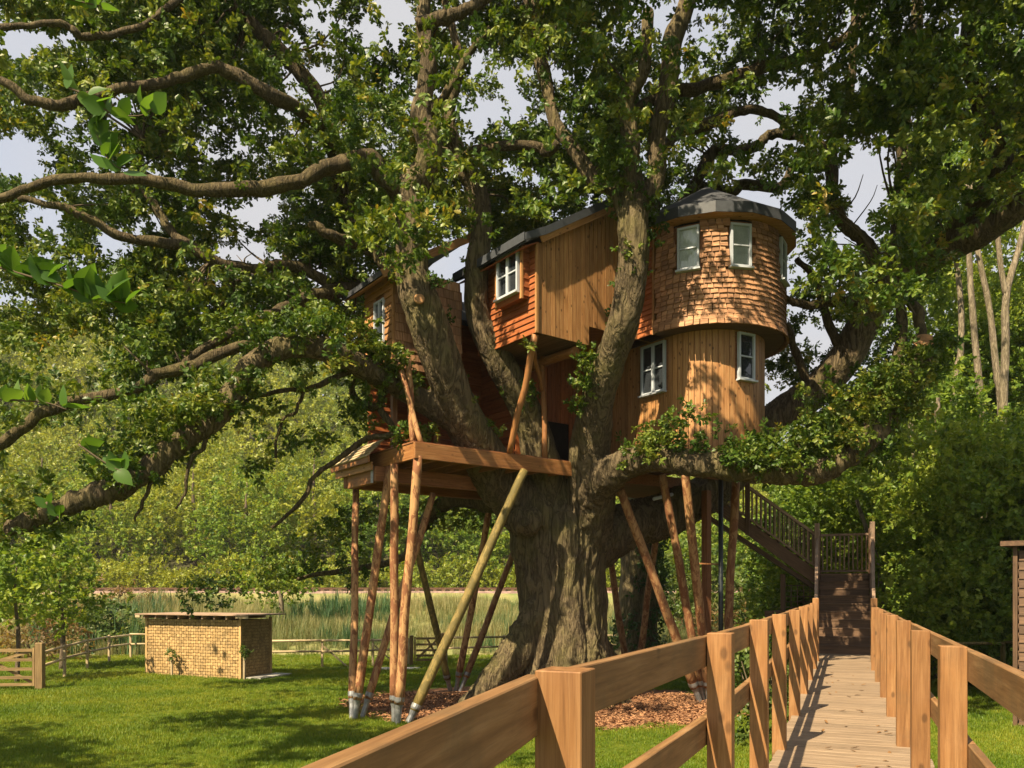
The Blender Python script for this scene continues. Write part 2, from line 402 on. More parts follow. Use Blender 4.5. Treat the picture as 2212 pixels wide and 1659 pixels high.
def ground_mat():
    m, nt, b, out = newmat('ground_soil_and_turf')
    geo = nd(nt, 'ShaderNodeNewGeometry'); sx = nd(nt, 'ShaderNodeSeparateXYZ'); nt.links.new(geo.outputs['Position'], sx.inputs[0])
    n = nd(nt, 'ShaderNodeTexNoise', Scale=.7, Detail=7.0, Roughness=.65); nt.links.new(geo.outputs['Position'], n.inputs['Vector'])
    n2 = nd(nt, 'ShaderNodeTexNoise', Scale=14.0, Detail=5.0, Roughness=.7); nt.links.new(geo.outputs['Position'], n2.inputs['Vector'])
    lawn = ramp(nt, n.outputs['Fac'], [(.3, (.055, .095, .009)), (.7, (.115, .14, .014))])
    lawn = mixc(nt, maprange(nt, n2.outputs['Fac'], .35, .65, 0, .5), lawn, (.035, .06, .009))
    field = ramp(nt, n.outputs['Fac'], [(.3, (.13, .17, .05)), (.55, (.24, .22, .09)), (.75, (.30, .24, .12))])
    wood_ = (.045, .045, .02)
    c = mixc(nt, maprange(nt, sx.outputs['Y'], 29.5, 31, 0, 1), lawn, field)
    c = mixc(nt, maprange(nt, sx.outputs['Y'], 66, 70, 0, 1), c, wood_)
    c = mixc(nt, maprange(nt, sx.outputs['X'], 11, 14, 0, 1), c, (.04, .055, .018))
    nt.links.new(c, b.inputs['Base Color']); b.inputs['Roughness'].default_value = .95; b.inputs['Specular IOR Level'].default_value = .1
    bp = nd(nt, 'ShaderNodeBump', Strength=.8, Distance=.03); nt.links.new(n2.outputs['Fac'], bp.inputs['Height']); nt.links.new(bp.outputs[0], b.inputs['Normal'])
    return m
xs = list(np.concatenate([np.linspace(-300, -60, 12), np.linspace(-56, 56, 75), np.linspace(60, 300, 12)]))
ys = list(np.concatenate([np.linspace(-60, -10, 4), np.linspace(-5, 70, 76), np.linspace(73, 220, 32), np.linspace(240, 320, 4)]))
tag(grid_sheet('ground', xs, ys, ground_mat(), ground_z), kind='structure')

# bark mulch bed round the oak
TR = Vector((1.15, 18.3, 0))
mb = MB(); ring = []
for k in range(48):
    a = 2 * math.pi * k / 48; r = 4.3 + .5 * mnoise.noise(Vector((math.cos(a) * 2, math.sin(a) * 2, 3)))
    ring.append((TR.x - .3 + r * 1.05 * math.cos(a), TR.y - .2 + r * .8 * math.sin(a)))
V = [(TR.x, TR.y, .03)]; Fc = []
for q in (.5, 1.0):
    for x, y in ring:
        X = TR.x + (x - TR.x) * q; Y = TR.y + (y - TR.y) * q
        V.append((X, Y, float(ground_z(X, Y)) + .02 + .012 * (1 - q)))
for k in range(48):
    k2 = (k + 1) % 48
    Fc.append((0, 1 + k, 1 + k2)); Fc.append((1 + k, 49 + k, 49 + k2, 1 + k2))
mulch = mobj('mulch_bed', V, Fc, plain('mulch_soil', (.17, .085, .045), rough=.95, spec=.1, nscale=22, var=.5, bump=.02)); tag(mulch, kind='structure')

# ------------------------------------------------------------------ scatter (geometry nodes) for stuff
def scatter(name, pts, rot, scl, idx, srcs, parent=None, kind='stuff', mat=None):
    pts = np.asarray(pts, float).reshape(-1, 3)
    o0 = np.array([pts[:, 0].mean(), pts[:, 1].mean(), pts[:, 2].min()])
    me = bpy.data.meshes.new(name); n = len(pts)
    me.vertices.add(n); me.vertices.foreach_set('co', (pts - o0).astype(np.float32).ravel())
    a = me.attributes.new('rot', 'FLOAT_VECTOR', 'POINT'); a.data.foreach_set('vector', np.asarray(rot, np.float32).ravel())
    a = me.attributes.new('scl', 'FLOAT', 'POINT'); a.data.foreach_set('value', np.asarray(scl, np.float32).ravel())
    a = me.attributes.new('idx', 'INT', 'POINT'); a.data.foreach_set('value', np.asarray(idx, np.int32).ravel())
    o = bpy.data.objects.new(name, me); link(o, parent, Matrix.Translation(Vector(o0)))
    ng = bpy.data.node_groups.new(name + '_scatter', 'GeometryNodeTree')
    ng.interface.new_socket('Geometry', in_out='INPUT', socket_type='NodeSocketGeometry')
    ng.interface.new_socket('Geometry', in_out='OUTPUT', socket_type='NodeSocketGeometry')
    gi = ng.nodes.new('NodeGroupInput'); go = ng.nodes.new('NodeGroupOutput')
    iop = ng.nodes.new('GeometryNodeInstanceOnPoints'); g2i = ng.nodes.new('GeometryNodeGeometryToInstance')
    for s in srcs:
        oi = ng.nodes.new('GeometryNodeObjectInfo'); oi.inputs['Object'].default_value = s
        ng.links.new(oi.outputs['Geometry'], g2i.inputs[0])
    iop.inputs['Pick Instance'].default_value = True
    for an, dt, sock in (('rot', 'FLOAT_VECTOR', 'Rotation'), ('scl', 'FLOAT', 'Scale'), ('idx', 'INT', 'Instance Index')):
        na = ng.nodes.new('GeometryNodeInputNamedAttribute'); na.data_type = dt; na.inputs['Name'].default_value = an
        ng.links.new(na.outputs['Attribute'], iop.inputs[sock])
    ng.links.new(gi.outputs[0], iop.inputs['Points']); ng.links.new(g2i.outputs[0], iop.inputs['Instance'])
    ng.links.new(iop.outputs[0], go.inputs[0])
    md = o.modifiers.new('scatter', 'NODES'); md.node_group = ng
    if kind: o['kind'] = kind
    return o

def rand_rot(n, tilt=.9):
    return np.column_stack([rng.normal(0, tilt, n), rng.normal(0, tilt, n), rng.uniform(0, 2 * math.pi, n)])

OAK = [(.0, .0), (.13, .07), (.27, .20), (.36, .12), (.52, .29), (.62, .17), (.78, .27), (.86, .15), (.96, .10), (1.0, 0)]
OVAL = [(.0, .0), (.10, .18), (.30, .34), (.55, .36), (.78, .24), (.92, .10), (1.0, 0)]
POINTY = [(.0, .0), (.2, .14), (.5, .2), (.8, .1), (1.0, 0)]
def leaf_geo(outline, L, W, fold=.25, droop=.25):
    """A folded leaf along +x: midrib vertices and a row on either side."""
    V = []; Fc = []; n = len(outline)
    for x, h in outline:
        z = -droop * x * x * L
        V.append((x * L, 0, z)); V.append((x * L, h * W, z + fold * h * W)); V.append((x * L, -h * W, z + fold * h * W))
    for i in range(n - 1):
        a, b = 3 * i, 3 * i + 3
        Fc.append((a, b, b + 1, a + 1)); Fc.append((a, a + 2, b + 2, b))
    return V, Fc

def spray_obj(name, mat, outline, nl, L, W, length, seed, twig=True):
    r = random.Random(seed); V = []; Fc = []; T = []
    for i in range(nl):
        t = (i + .5) / nl; s = 1 if i % 2 else -1
        l = L * r.uniform(.7, 1.15)
        v, f = leaf_geo(outline, l, W * l, r.uniform(.1, .5), r.uniform(-.1, .5))
        ang = s * r.uniform(.4, 1.5) if i < nl - 2 else r.uniform(-.5, .5)
        Mx = Matrix.Translation((length * t, r.uniform(-.02, .02), r.uniform(-.04, .04))) @ Matrix.Rotation(ang, 4, 'Z') @ Matrix.Rotation(r.uniform(-.6, .6), 4, 'Y') @ Matrix.Rotation(r.uniform(-.9, .9), 4, 'X')
        o = len(V); V += [tuple(Mx @ Vector(p)) for p in v]; Fc += [tuple(k + o for k in q) for q in f]; T += [r.random()] * len(v)
    me = bpy.data.meshes.new(name); me.from_pydata(V, [], Fc); me.materials.append(mat)
    a = me.attributes.new('tint', 'FLOAT', 'POINT'); a.data.foreach_set('value', T); me.update()
    return bpy.data.objects.new(name, me)

oak_sprays = [spray_obj('oak_spray', M['oakleaf'], OAK, 14, .102, 1.05, .20, s) for s in (1, 2, 3)]
wood_sprays = [spray_obj('wood_spray', M['woodleaf'], OVAL, 11, .11, .85, .24, s) for s in (4, 5, 6)]
bush_sprays = [spray_obj('bush_spray', M['bushleaf'], OVAL, 11, .11, .8, .24, s) for s in (7, 8)]
rust_sprays = [spray_obj('rust_spray', M['rustleaf'], OVAL, 10, .11, .5, .30, s) for s in (9, 10)]
ivy_sprays = [spray_obj('ivy_spray', M['ivy'], OVAL, 8, .11, .75, .22, s) for s in (11, 12)]
hill_sprays = [spray_obj('hill_spray', M['hillleaf'], OVAL, 9, .12, .8, .28, s) for s in (13, 14, 15)]

def tuft_obj(name, mat, nb, h, spread, w, seed, lean=.5):
    r = random.Random(seed); V = []; Fc = []; T = []
    for i in range(nb):
        a = r.uniform(0, 6.283); d = r.uniform(0, spread); x, y = d * math.cos(a), d * math.sin(a)
        hh = h * r.uniform(.55, 1.1); la = r.uniform(0, 6.283); ll = hh * r.uniform(0, lean)
        dx, dy = math.cos(la) * ll, math.sin(la) * ll; px, py = -math.sin(la) * w / 2, math.cos(la) * w / 2
        o = len(V)
        V += [(x - px, y - py, -.01), (x + px, y + py, -.01), (x + dx * .35 - px * .8, y + dy * .35 - py * .8, hh * .55), (x + dx * .35 + px * .8, y + dy * .35 + py * .8, hh * .55), (x + dx, y + dy, hh)]
        Fc += [(o, o + 1, o + 3, o + 2), (o + 2, o + 3, o + 4)]; T += [r.random()] * 5
    me = bpy.data.meshes.new(name); me.from_pydata(V, [], Fc); me.materials.append(mat)
    a = me.attributes.new('tint', 'FLOAT', 'POINT'); a.data.foreach_set('value', T); me.update()
    return bpy.data.objects.new(name, me)

# ------------------------------------------------------------------ the treehouse
E1 = Vector((.80, .60, 0)); E2 = Vector((-.60, .80, 0)); C0 = Vector((-1.76, 14.8, 0)); UZ = Vector((0, 0, 1))
def H(a, b, z): return C0 + E1 * a + E2 * b + UZ * z
house = thing('treehouse', 'two storey cedar treehouse with a round shingled tower, perched in the oak on log poles', 'treehouse', (2.0, 17.0, 0))
R3 = random.Random(3)

def clad(wall, name, p0, p1, z0, z1, nrm, mat, bw=.12, vertical=True, ztop=None, holes=(), zbot=None, th=.022):
    """Cover the upright rectangle from p0 to p1 with boards; holes are (s0, s1, z0, z1) along the wall."""
    p0 = Vector((p0.x, p0.y, 0)); p1 = Vector((p1.x, p1.y, 0)); L = (p1 - p0).length; d = (p1 - p0) / L
    if vertical:
        n = max(1, round(L / bw)); w = L / n
        for i in range(n):
            s = (i + .5) * w; zb = zbot(s) if zbot else z0; zt = ztop(s) if ztop else z1
            segs = [(zb, zt)]
            for h in holes:
                if h[0] - w * .35 < s < h[1] + w * .35:
                    segs = [q for a, b in segs for q in ((a, min(b, h[2])), (max(a, h[3]), b)) if q[1] - q[0] > .03]
            for a, b in segs:
                q = p0 + d * s + nrm * (th / 2 + R3.uniform(0, .005))
                board(name, q + UZ * a, q + UZ * b, w - .011, th, mat, wall, up=nrm)
    else:
        n = max(1, round((z1 - z0) / bw)); h_ = (z1 - z0) / n
        tilt = (nrm * .12 + UZ * .99)
        for i in range(n):
            za = z0 + i * h_; segs = [(0, L)]
            if ztop: segs = [(0, L)] if za < ztop(0) else []
            for h in holes:
                if h[2] - h_ * .7 < za < h[3]:
                    segs = [q for a, b in segs for q in ((a, min(b, h[0])), (max(a, h[1]), b)) if q[1] - q[0] > .03]
            for a, b in segs:
                q = p0 + nrm * .022 + UZ * (za + h_ * .5)
                board(name, q + d * a, q + d * b, th, h_ + .012, mat, wall, up=(UZ - nrm * .2))

def win(wall, c, d, nrm, w, h, casements=2, rows=2, curtain=False):
    """Painted casement window: frame (structure of the sash) with sill, bars and panes."""
    fr = MB(); t = .042; dp = .07
    q = c + nrm * .035
    for s in (-1, 1):
        fr.box(q + d * s * (w / 2 - t / 2) - UZ * h / 2, q + d * s * (w / 2 - t / 2) + UZ * h / 2, t, dp, up=nrm)
        fr.box(q - d * (w / 2 - t) + UZ * s * (h / 2 - t / 2), q + d * (w / 2 - t) + UZ * s * (h / 2 - t / 2), t, dp - .004, up=nrm)
    f = fr.build('window', M['white'], wall)
    sl = MB(); sl.box(q - d * (w / 2 + .03) - UZ * (h / 2 + .018) + nrm * .03, q + d * (w / 2 + .03) - UZ * (h / 2 + .018) + nrm * .03, .036, .12, up=nrm)
    def sub(mesh, name, mat): mesh.build(name, mat, f)
    b = MB(); cw = (w - 2 * t) / casements
    for i in range(1, casements):
        x = -w / 2 + t + cw * i
        b.box(q + d * x - UZ * (h / 2 - t - .002), q + d * x + UZ * (h / 2 - t - .002), .065, dp - .012, up=nrm)
    for i in range(casements):
        xa = -w / 2 + t + cw * i + (.034 if i else .002); xb = -w / 2 + t + cw * (i + 1) - (.034 if i < casements - 1 else .002)
        for r in range(1, rows):
            z = -h / 2 + t + (h - 2 * t) * r / rows
            b.box(q + d * xa + UZ * z, q + d * xb + UZ * z, .026, dp - .03, up=nrm)
    sub(sl, 'sill', M['white'])
    if b.v: sub(b, 'glazing_bar', M['white'])
    for i in range(casements):
        for r in range(rows):
            x = -w / 2 + t + cw * (i + .5); z = -h / 2 + t + (h - 2 * t) * (r + .5) / rows
            p = q + d * x + UZ * z - nrm * .01
            g = MB(); g.box(p - d * (cw / 2 - .004), p + d * (cw / 2 - .004), (h - 2 * t) / rows - .004, .006, up=nrm)
            sub(g, 'pane', M['clear'] if curtain else M['glass'])
    if curtain:
        g = MB(); n = 14
        for i in range(n):
            xa = -w / 2 + .03 + (w - .06) * i / n; xb = -w / 2 + .03 + (w - .06) * (i + 1) / n
            o1 = .006 * (i % 2); o2 = .006 * ((i + 1) % 2)
            a = q + d * xa - nrm * (.026 + o1) - UZ * h / 2; bb = q + d * xb - nrm * (.026 + o2) - UZ * h / 2
            g.quad(a, bb, bb + UZ * h, a + UZ * h)
        g.build('curtain', M['curtain'], f)
    return f

def slabroof(name, parent, pts, th, mat):
    V, Fc = prism([Vector(p) for p in pts], Vector((0, 0, th))); return mobj(name, V, Fc, mat, parent)

# --- platform
Z_D = 5.28
plat = part('platform', house, H(2, 1.3, 4.9))
board('rim_beam', H(-.06, 0, 5.13), H(3.95, 0, 5.13), .07, .30, M['beam'], plat, ch=.006)
board('rim_beam', H(0, .04, 5.13), H(0, 2.9, 5.13), .07, .296, M['beam'], plat, ch=.006)
board('rim_beam', H(0, 2.94, 5.13), H(5.2, 2.94, 5.13), .07, .296, M['joist'], plat)
for i in range(9):
    a = .45 + i * .5
    board('joist', H(a, .04, 5.1), H(a, 2.9, 5.1), .05, .22, M['joist'], plat)
for i in range(19):
    b = .09 + i * .15
    board('floorboard', H(-.05, b, 5.295), H(5.15, b, 5.295), .143, .028, M['joist'], plat)
for b, a1 in ((1.3, 4.2), (2.6, 4.6)):
    board('bearer', H(-.22, b, 4.83), H(a1, b, 4.83), .16, .29, M['joist'], plat, ch=.008)
board('bearer', H(-.16, 1.39, 4.825), H(-.16, 2.51, 4.825), .10, .33, M['beam'], plat, ch=.008)
pm = MB(); pm.box(H(-.225, 1.36, 4.66), H(-.225, 1.36, 5.0), .10, .012, up=-E1); pm.build('bracket_plate', M['steel'], plat)
# little shingled skirt roof at the left end of the platform
sk = part('skirt_roof', house, H(-.2, 2.0, 5.0))
for i in range(5):
    x0, x1 = -.02 - i * .075, -.115 - i * .075; z0, z1 = 5.47 - i * .062, 5.40 - i * .062
    board('skirt_slat', H((x0 + x1) / 2, 1.25, (z0 + z1) / 2 + .012 * (4 - i)), H((x0 + x1) / 2, 2.95, (z0 + z1) / 2 + .012 * (4 - i)), .12, .025, M['fence_wood'], sk, up=UZ * .8 - E1 * .6)
board('fascia', H(-.37, 1.2, 5.10), H(-.37, 2.95, 5.10), .035, .13, M['beam'], sk)
board('fascia', H(-.28, 1.25, 4.98), H(-.28, 2.9, 4.98), .04, .16, M['cedar'], sk)
# --- main block behind the limbs
main = part('main_block', house, H(4, 3.2, 5.3))
def solid(name, a0, a1, b0, b1, z0, z1, par, mat):
    m = MB(); m.box(H(a0, (b0 + b1) / 2, (z0 + z1) / 2), H(a1, (b0 + b1) / 2, (z0 + z1) / 2), abs(b1 - b0), z1 - z0); return m.build(name, mat, par)
solid('wall_core', 1.55, 7.4, 2.3, 4.8, 5.31, 8.6, main, M['dark_inside'])
clad(main, 'siding_board', H(1.52, 2.28, 0), H(5.2, 2.28, 0), 5.31, 8.6, -E2, M['cedar_red'], .15, False)
clad(main, 'siding_board', H(1.53, 4.8, 0), H(1.53, 2.3, 0), 5.31, 8.6, -E1, M['cedar_red'], .15, False)
slabroof('roof', main, [H(1.3, 2.0, 8.45), H(7.6, 2.0, 8.45), H(7.6, 3.5, 9.5), H(1.3, 3.5, 9.5)], .12, M['roof'])
slabroof('roof', main, [H(1.3, 3.503, 9.5), H(7.6, 3.503, 9.5), H(7.6, 5.0, 8.45), H(1.3, 5.0, 8.45)], .12, M['roof'])
# wall under the projecting pod, with a doorway
under = part('porch_wall', house, H(4, .9, 5.3))
solid('wall_core', 3.05, 5.2, 1.02, 2.26, 5.31, 8.0, under, M['dark_inside'])
clad(under, 'wall_board', H(3.03, 1.0, 0), H(5.2, 1.0, 0), 5.31, 7.9, -E2, M['cedar_red'], .13, True, holes=((.85, 1.55, 5.2, 6.35),))
clad(under, 'siding_board', H(3.04, 2.26, 0), H(3.04, 1.02, 0), 5.31, 7.9, -E1, M['cedar_red'], .15, False)
# --- left cabin: lap boards on its left side, large shakes in front
cabA = part('left_cabin', house, H(.9, 1.7, 7))
A0, A1, B0, B1 = .14, 1.75, 1.15, 2.35
solid('wall_core', A0 + .01, A1, B0 + .01, B1, 6.98, 8.72, cabA, M['joist'])
slope = .60
lw = ((.50, .86, 7.55, 8.42),)
clad(cabA, 'siding_board', H(A0, B1, 0), H(A0, B0, 0), 6.97, 8.8, -E1, M['cedar'], .14, False, holes=lw)
board('corner_trim', H(A0 - .02, B0 - .02, 6.95), H(A0 - .02, B0 - .02, 8.85), .05, .05, M['cedar'], cabA, up=E1)
for r in range(11):
    z = 6.96 + r * .18; x = -(.1 if r % 2 else 0)
    while x < A1 - A0:
        w = R3.uniform(.2, .3); xa = max(0.02, x); xb = min(A1 - A0, x + w) - .012
        if xb - xa > .05 and z < 8.75 + xa * slope:
            q = H(A0 + (xa + xb) / 2, B0 - .022 - R3.uniform(0, .006), z)
            board('wall_shake', q, q + UZ * .20 + E2 * .02, xb - xa, .02, M['shingle'], cabA, up=-E2)
        x += w
win(cabA, H(A0, B1 - .68, 7.98), -E2, -E1, .42, .86, 2, 2)
slabroof('roof', cabA, [H(A0 - .38, B0 - .22, 8.62), H(A1 + .2, B0 - .22, 8.62 + slope * (A1 - A0 + .58)), H(A1 + .2, B1 + .3, 8.62 + slope * (A1 - A0 + .58)), H(A0 - .38, B1 + .3, 8.62)], .11, M['roof'])
board('soffit', H(A0 - .19, B0 - .2, 8.70), H(A0 - .19, B1 + .28, 8.70), .36, .02, M['cedar'], cabA, up=(UZ - E1 * slope))
board('bargeboard', H(A0 - .38, B0 - .245, 8.64), H(A1 + .2, B0 - .245, 8.64 + slope * (A1 - A0 + .58)), .03, .16, M['cedar'], cabA)
# --- projecting pod with a bay window
pod = part('projecting_pod', house, H(2.9, -.3, 7.5))
a0, b0 = 2.09, -.94; ZB, ZE = 7.49, 9.18; ps = .61
pv = [H(a0 + .01, b0 + .01, ZB), H(a0 + 1.33, b0 + .01, ZB), H(a0 + 1.33, b0 + .01, ZE + 1.33 * ps), H(a0 + .01, b0 + .01, ZE)]
V, Fc = prism(pv, E2 * 1.95); mobj('wall_core', V, Fc, M['joist'], pod)
pv = [H(a0 + 1.34, b0 + .01, ZB + .38), H(a0 + 3.1, b0 + .01, ZB + .38), H(a0 + 3.1, b0 + .01, ZE + .4), H(a0 + 2.0, b0 + .01, ZE + 2.0 * ps), H(a0 + 1.34, b0 + .01, ZE + 1.34 * ps)]
V, Fc = prism(pv, E2 * 1.94); mobj('wall_core', V, Fc, M['joist'], pod)
ztop = lambda s: (ZE + ps * s if s < 2.0 else ZE + ps * 2.0 - (s - 2.0) * .72) - .02
clad(pod, 'wall_board', H(a0, b0, 0), H(a0 + 3.1, b0, 0), ZB, ZE, -E2, M['cedar'], .112, True, ztop=ztop, zbot=lambda s: ZB - .02 if s < 1.36 else ZB + .36)
bay = ((.72, 1.62, 8.10, 9.2),)
clad(pod, 'siding_board', H(a0, b0 + 1.95, 0), H(a0, b0, 0), ZB - .02, ZE, -E1, M['cedar_red'], .125, False)
board('corner_trim', H(a0 - .025, b0 - .025, ZB - .03), H(a0 - .025, b0 - .025, ZE), .05, .05, M['cedar'], pod, up=E1)
for i in range(8):
    board('floor_plank', H(a0 + .09 + i * .165, b0 + .03, ZB - .013), H(a0 + .09 + i * .165, b0 + 1.9, ZB - .013), .16, .024, M['dark_wood'], pod)
ba0, ba1 = b0 + .20, b0 + 1.02
bayp = part('bay_window', pod, H(a0 - .1, (ba0 + ba1) / 2, 8.2))
solid('bay_core', a0 - .20, a0 - .03, ba0 + .02, ba1 - .02, 8.17, 9.16, pod, M['cedar_red'])
for i in range(6):
    z = 8.21 + i * .165
    board('siding_board', H(a0 - .195, ba0, z + .08), H(a0 - .015, ba0, z + .08), .02, .17, M['cedar_red'], pod, up=(UZ + E2 * .12))
board('corner_trim', H(a0 - .215, ba0, 8.14), H(a0 - .215, ba0, 9.16), .045, .045, M['cedar'], pod, up=E1)
board('corner_trim', H(a0 - .215, ba1, 8.14), H(a0 - .215, ba1, 9.16), .045, .045, M['cedar'], pod, up=E1)
board('bay_apron', H(a0 - .214, ba0 + .025, 8.225), H(a0 - .214, ba1 - .025, 8.225), .03, .15, M['cedar_red'], pod)
win(pod, H(a0 - .205, (ba0 + ba1) / 2, 8.72), -E2, -E1, .68, .84, 2, 2)
bpy.data.objects.remove(bayp)
slabroof('roof', pod, [H(a0 - .40, b0 - .16, ZE + .02 - .16), H(a0 + 2.0, b0 - .16, ZE + .04 + 2.0 * ps), H(a0 + 2.0, b0 + 2.3, ZE + .04 + 2.0 * ps), H(a0 - .40, b0 + 2.3, ZE + .02 - .16)], .13, M['roof'])
slabroof('roof', pod, [H(a0 + 2.003, b0 - .16, ZE + .04 + 2.0 * ps), H(a0 + 3.3, b0 - .16, ZE + .3), H(a0 + 3.3, b0 + 2.3, ZE + .3), H(a0 + 2.003, b0 + 2.3, ZE + .04 + 2.0 * ps)], .13, M['roof'])
m = MB(); V, Fc = prism([H(a0 - .42, b0 - .185, ZE - .10), H(a0 + .05, b0 - .185, ZE + .11), H(a0 + .05, b0 - .185, ZE + .27), H(a0 - .42, b0 - .185, ZE + .03)], -E2 * .02); m.add(V, Fc)
V, Fc = prism([H(a0 + .053, b0 - .185, ZE + .11), H(a0 + 2.0, b0 - .185, ZE + .11 + 1.95 * ps), H(a0 + 2.0, b0 - .185, ZE + .28 + 1.95 * ps), H(a0 + .053, b0 - .185, ZE + .27)], -E2 * .02); m.add(V, Fc)
m.build('roof_edge', M['roof_edge'], pod)
board('roof_edge', H(a0 - .43, b0 - .17, ZE - .035), H(a0 - .43, b0 + 2.3, ZE - .035), .02, .16, M['roof_edge'], pod)
board('bargeboard', H(a0 - .02, b0 - .15, ZE + .03), H(a0 + 2.0, b0 - .15, ZE + .02 + 2.0 * ps), .03, .14, M['cedar'], pod)
board('soffit', H(a0 - .20, b0 - .1, ZE - .10), H(a0 - .20, b0 + 2.25, ZE - .10), .36, .02, M['cedar_red'], pod, up=(UZ - E1 * .5))
# struts and posts round the pod
def log(name, p0, p1, r0, r1, mat, parent, n=10, sides=10, wob=.12, bend=.014):
    p0 = Vector(p0); p1 = Vector(p1); path = []
    k0 = R3.uniform(0, 50)
    for i in range(n):
        t = i / (n - 1); q = p0.lerp(p1, t)
        path.append(q + Vector((mnoise.noise(Vector((t * 2.5, k0, 0))), mnoise.noise(Vector((t * 2.5, k0, 9))), 0)) * bend * math.sin(math.pi * t) * 3)
    # built along local x so that the grain follows the log
    Mx = frame_mat(p0, p1, UZ); inv = Mx.inverted()
    V, Fc = tube_geo([tuple(q) for q in path], np.linspace(r0, r1, n), sides, True, wob)
    me = bpy.data.meshes.new(name); me.from_pydata([tuple(inv @ Vector(q)) for q in V], [], Fc)
    me.polygons.foreach_set('use_smooth', [len(p.vertices) == 4 for p in me.polygons]); me.materials.append(mat)
    o = bpy.data.objects.new(name, me); return link(o, parent, Mx)
log('strut', H(2.13, .0, 5.3), H(a0 + .02, b0 + .07, ZB - .03), .062, .07, M['beam'], house)
log('post', H(3.15, .12, 5.3), H(3.15, .2, 7.55), .06, .055, M['beam'], house)
log('brace', H(3.10, .15, 6.75), H(2.55, -.25, 7.44), .045, .045, M['beam'], house)
log('bearer_log', H(a0 + 1.1, b0 + .12, ZB - .14), H(a0 + 1.1, b0 + 1.9, ZB - .14), .10, .10, M['beam'], house)
log('post', H(.12, .35, 5.3), H(.12, .55, 6.98), .06, .06, M['pole'], house)
log('post', H(.16, .12, 5.3), H(-.05, .5, 6.7), .055, .05, M['pole'], house)
board('post', H(.2, 1.25, 5.3), H(.2, 1.25, 6.98), .10, .10, M['beam'], house, up=E1)
board('post', H(1.2, 1.25, 5.3), H(1.2, 1.25, 6.98), .10, .10, M['beam'], house, up=E1)
clad(house, 'siding_board', H(.1, 2.2, 0), H(1.5, 2.2, 0), 5.31, 6.9, -E2, M['cedar_red'], .15, False)
# rear landing that the stair reaches
rear = part('rear_deck', house, H(7.4, 1.2, 5.2))
solid('deck_frame', 5.3, 9.3, .2, 2.2, 5.02, 5.26, rear, M['joist'])
for i in range(12):
    board('floorboard', H(5.3, .3 + i * .16, 5.275), H(9.3, .3 + i * .16, 5.275), .152, .026, M['joist'], rear)
# --- the round tower
CT = Vector((4.25, 17.5, 0)); RL, RU, RR = 1.20, 1.60, 1.88
ZF, ZM, ZT = 5.42, 7.86, 9.90
tower = part('tower', house, CT + UZ * ZF)
th0 = math.radians(216.87)                      # where the flat left wall meets the curve
def stadium(R, z, n=40, L=2.7):
    pts = [CT + Vector((R * math.cos(th0 + math.pi * k / n), R * math.sin(th0 + math.pi * k / n), z)) for k in range(n + 1)]
    return pts + [pts[-1] + E2 * L, pts[0] + E2 * L]
for R, za, zb, nm in ((RL - .03, ZF, ZM, 'lower_core'), (RU - .03, ZM + .03, ZT, 'upper_core')):
    V, Fc = prism(stadium(R, za), UZ * (zb - za)); mobj(nm, V, Fc, M['joist'], tower)
V, Fc = prism(stadium(RU + .01, ZM), UZ * .03); mobj('upper_floor', V, Fc, M['dark_wood'], tower)
def arc(R, ang): return CT + Vector((R * math.cos(ang), R * math.sin(ang), 0))
def radial(ang): return Vector((math.cos(ang), math.sin(ang), 0))
def tang(ang): return Vector((-math.sin(ang), math.cos(ang), 0))
# lower boards round the curve
lw_ang, lw_half = math.radians(-63), .215 / RL
n = 32
for k in range(n):
    ang = th0 + math.pi * (k + .5) / n
    if math.cos(ang - math.radians(100)) > .75: continue
    dd = (ang - lw_ang + math.pi) % (2 * math.pi) - math.pi
    segs = [(ZF - .03, ZM)] if abs(dd) > lw_half + .02 else [(ZF - .03, 6.84), (7.83, ZM)]
    for za, zb in segs:
        if zb - za < .02: continue
        q = arc(RL + .004 + R3.uniform(0, .006), ang)
        board('wall_board', q + UZ * za, q + UZ * zb, math.pi * RL / n - .010, .024, M['cedar'], tower, up=radial(ang))
win(tower, arc(RL - .01, lw_ang) + UZ * 7.34, tang(lw_ang), radial(lw_ang), .43, .96, 1, 2)
# flat left wall, both storeys
T0 = CT - E1 * RL
clad(tower, 'wall_board', T0 + E2 * 2.7, T0, ZF - .03, ZM + .2, -E1, M['cedar'], .115, True, holes=((2.7 - .76, 2.7 - .06, 6.74, 7.82),))
win(tower, T0 + E2 * .41 + UZ * 7.28, -E2, -E1, .68, 1.06, 2, 2)
TU = CT - E1 * RU
V, Fc = prism([TU + E2 * .06 + UZ * ZM, TU + E2 * 2.6 + UZ * ZM, TU + E2 * 2.6 + UZ * ZT, TU + E2 * .06 + UZ * ZT], E1 * .3)
mobj('wall_core', V, Fc, M['joist'], tower)
clad(tower, 'siding_board', TU + E2 * 2.6, TU + E2 * .04, ZM, ZT, -E1, M['cedar_red'], .105, False)
board('corner_trim', TU + E2 * .03 - E1 * .03 + UZ * (ZM - .03), TU + E2 * .03 - E1 * .03 + UZ * ZT, .05, .05, M['cedar'], tower, up=E1)
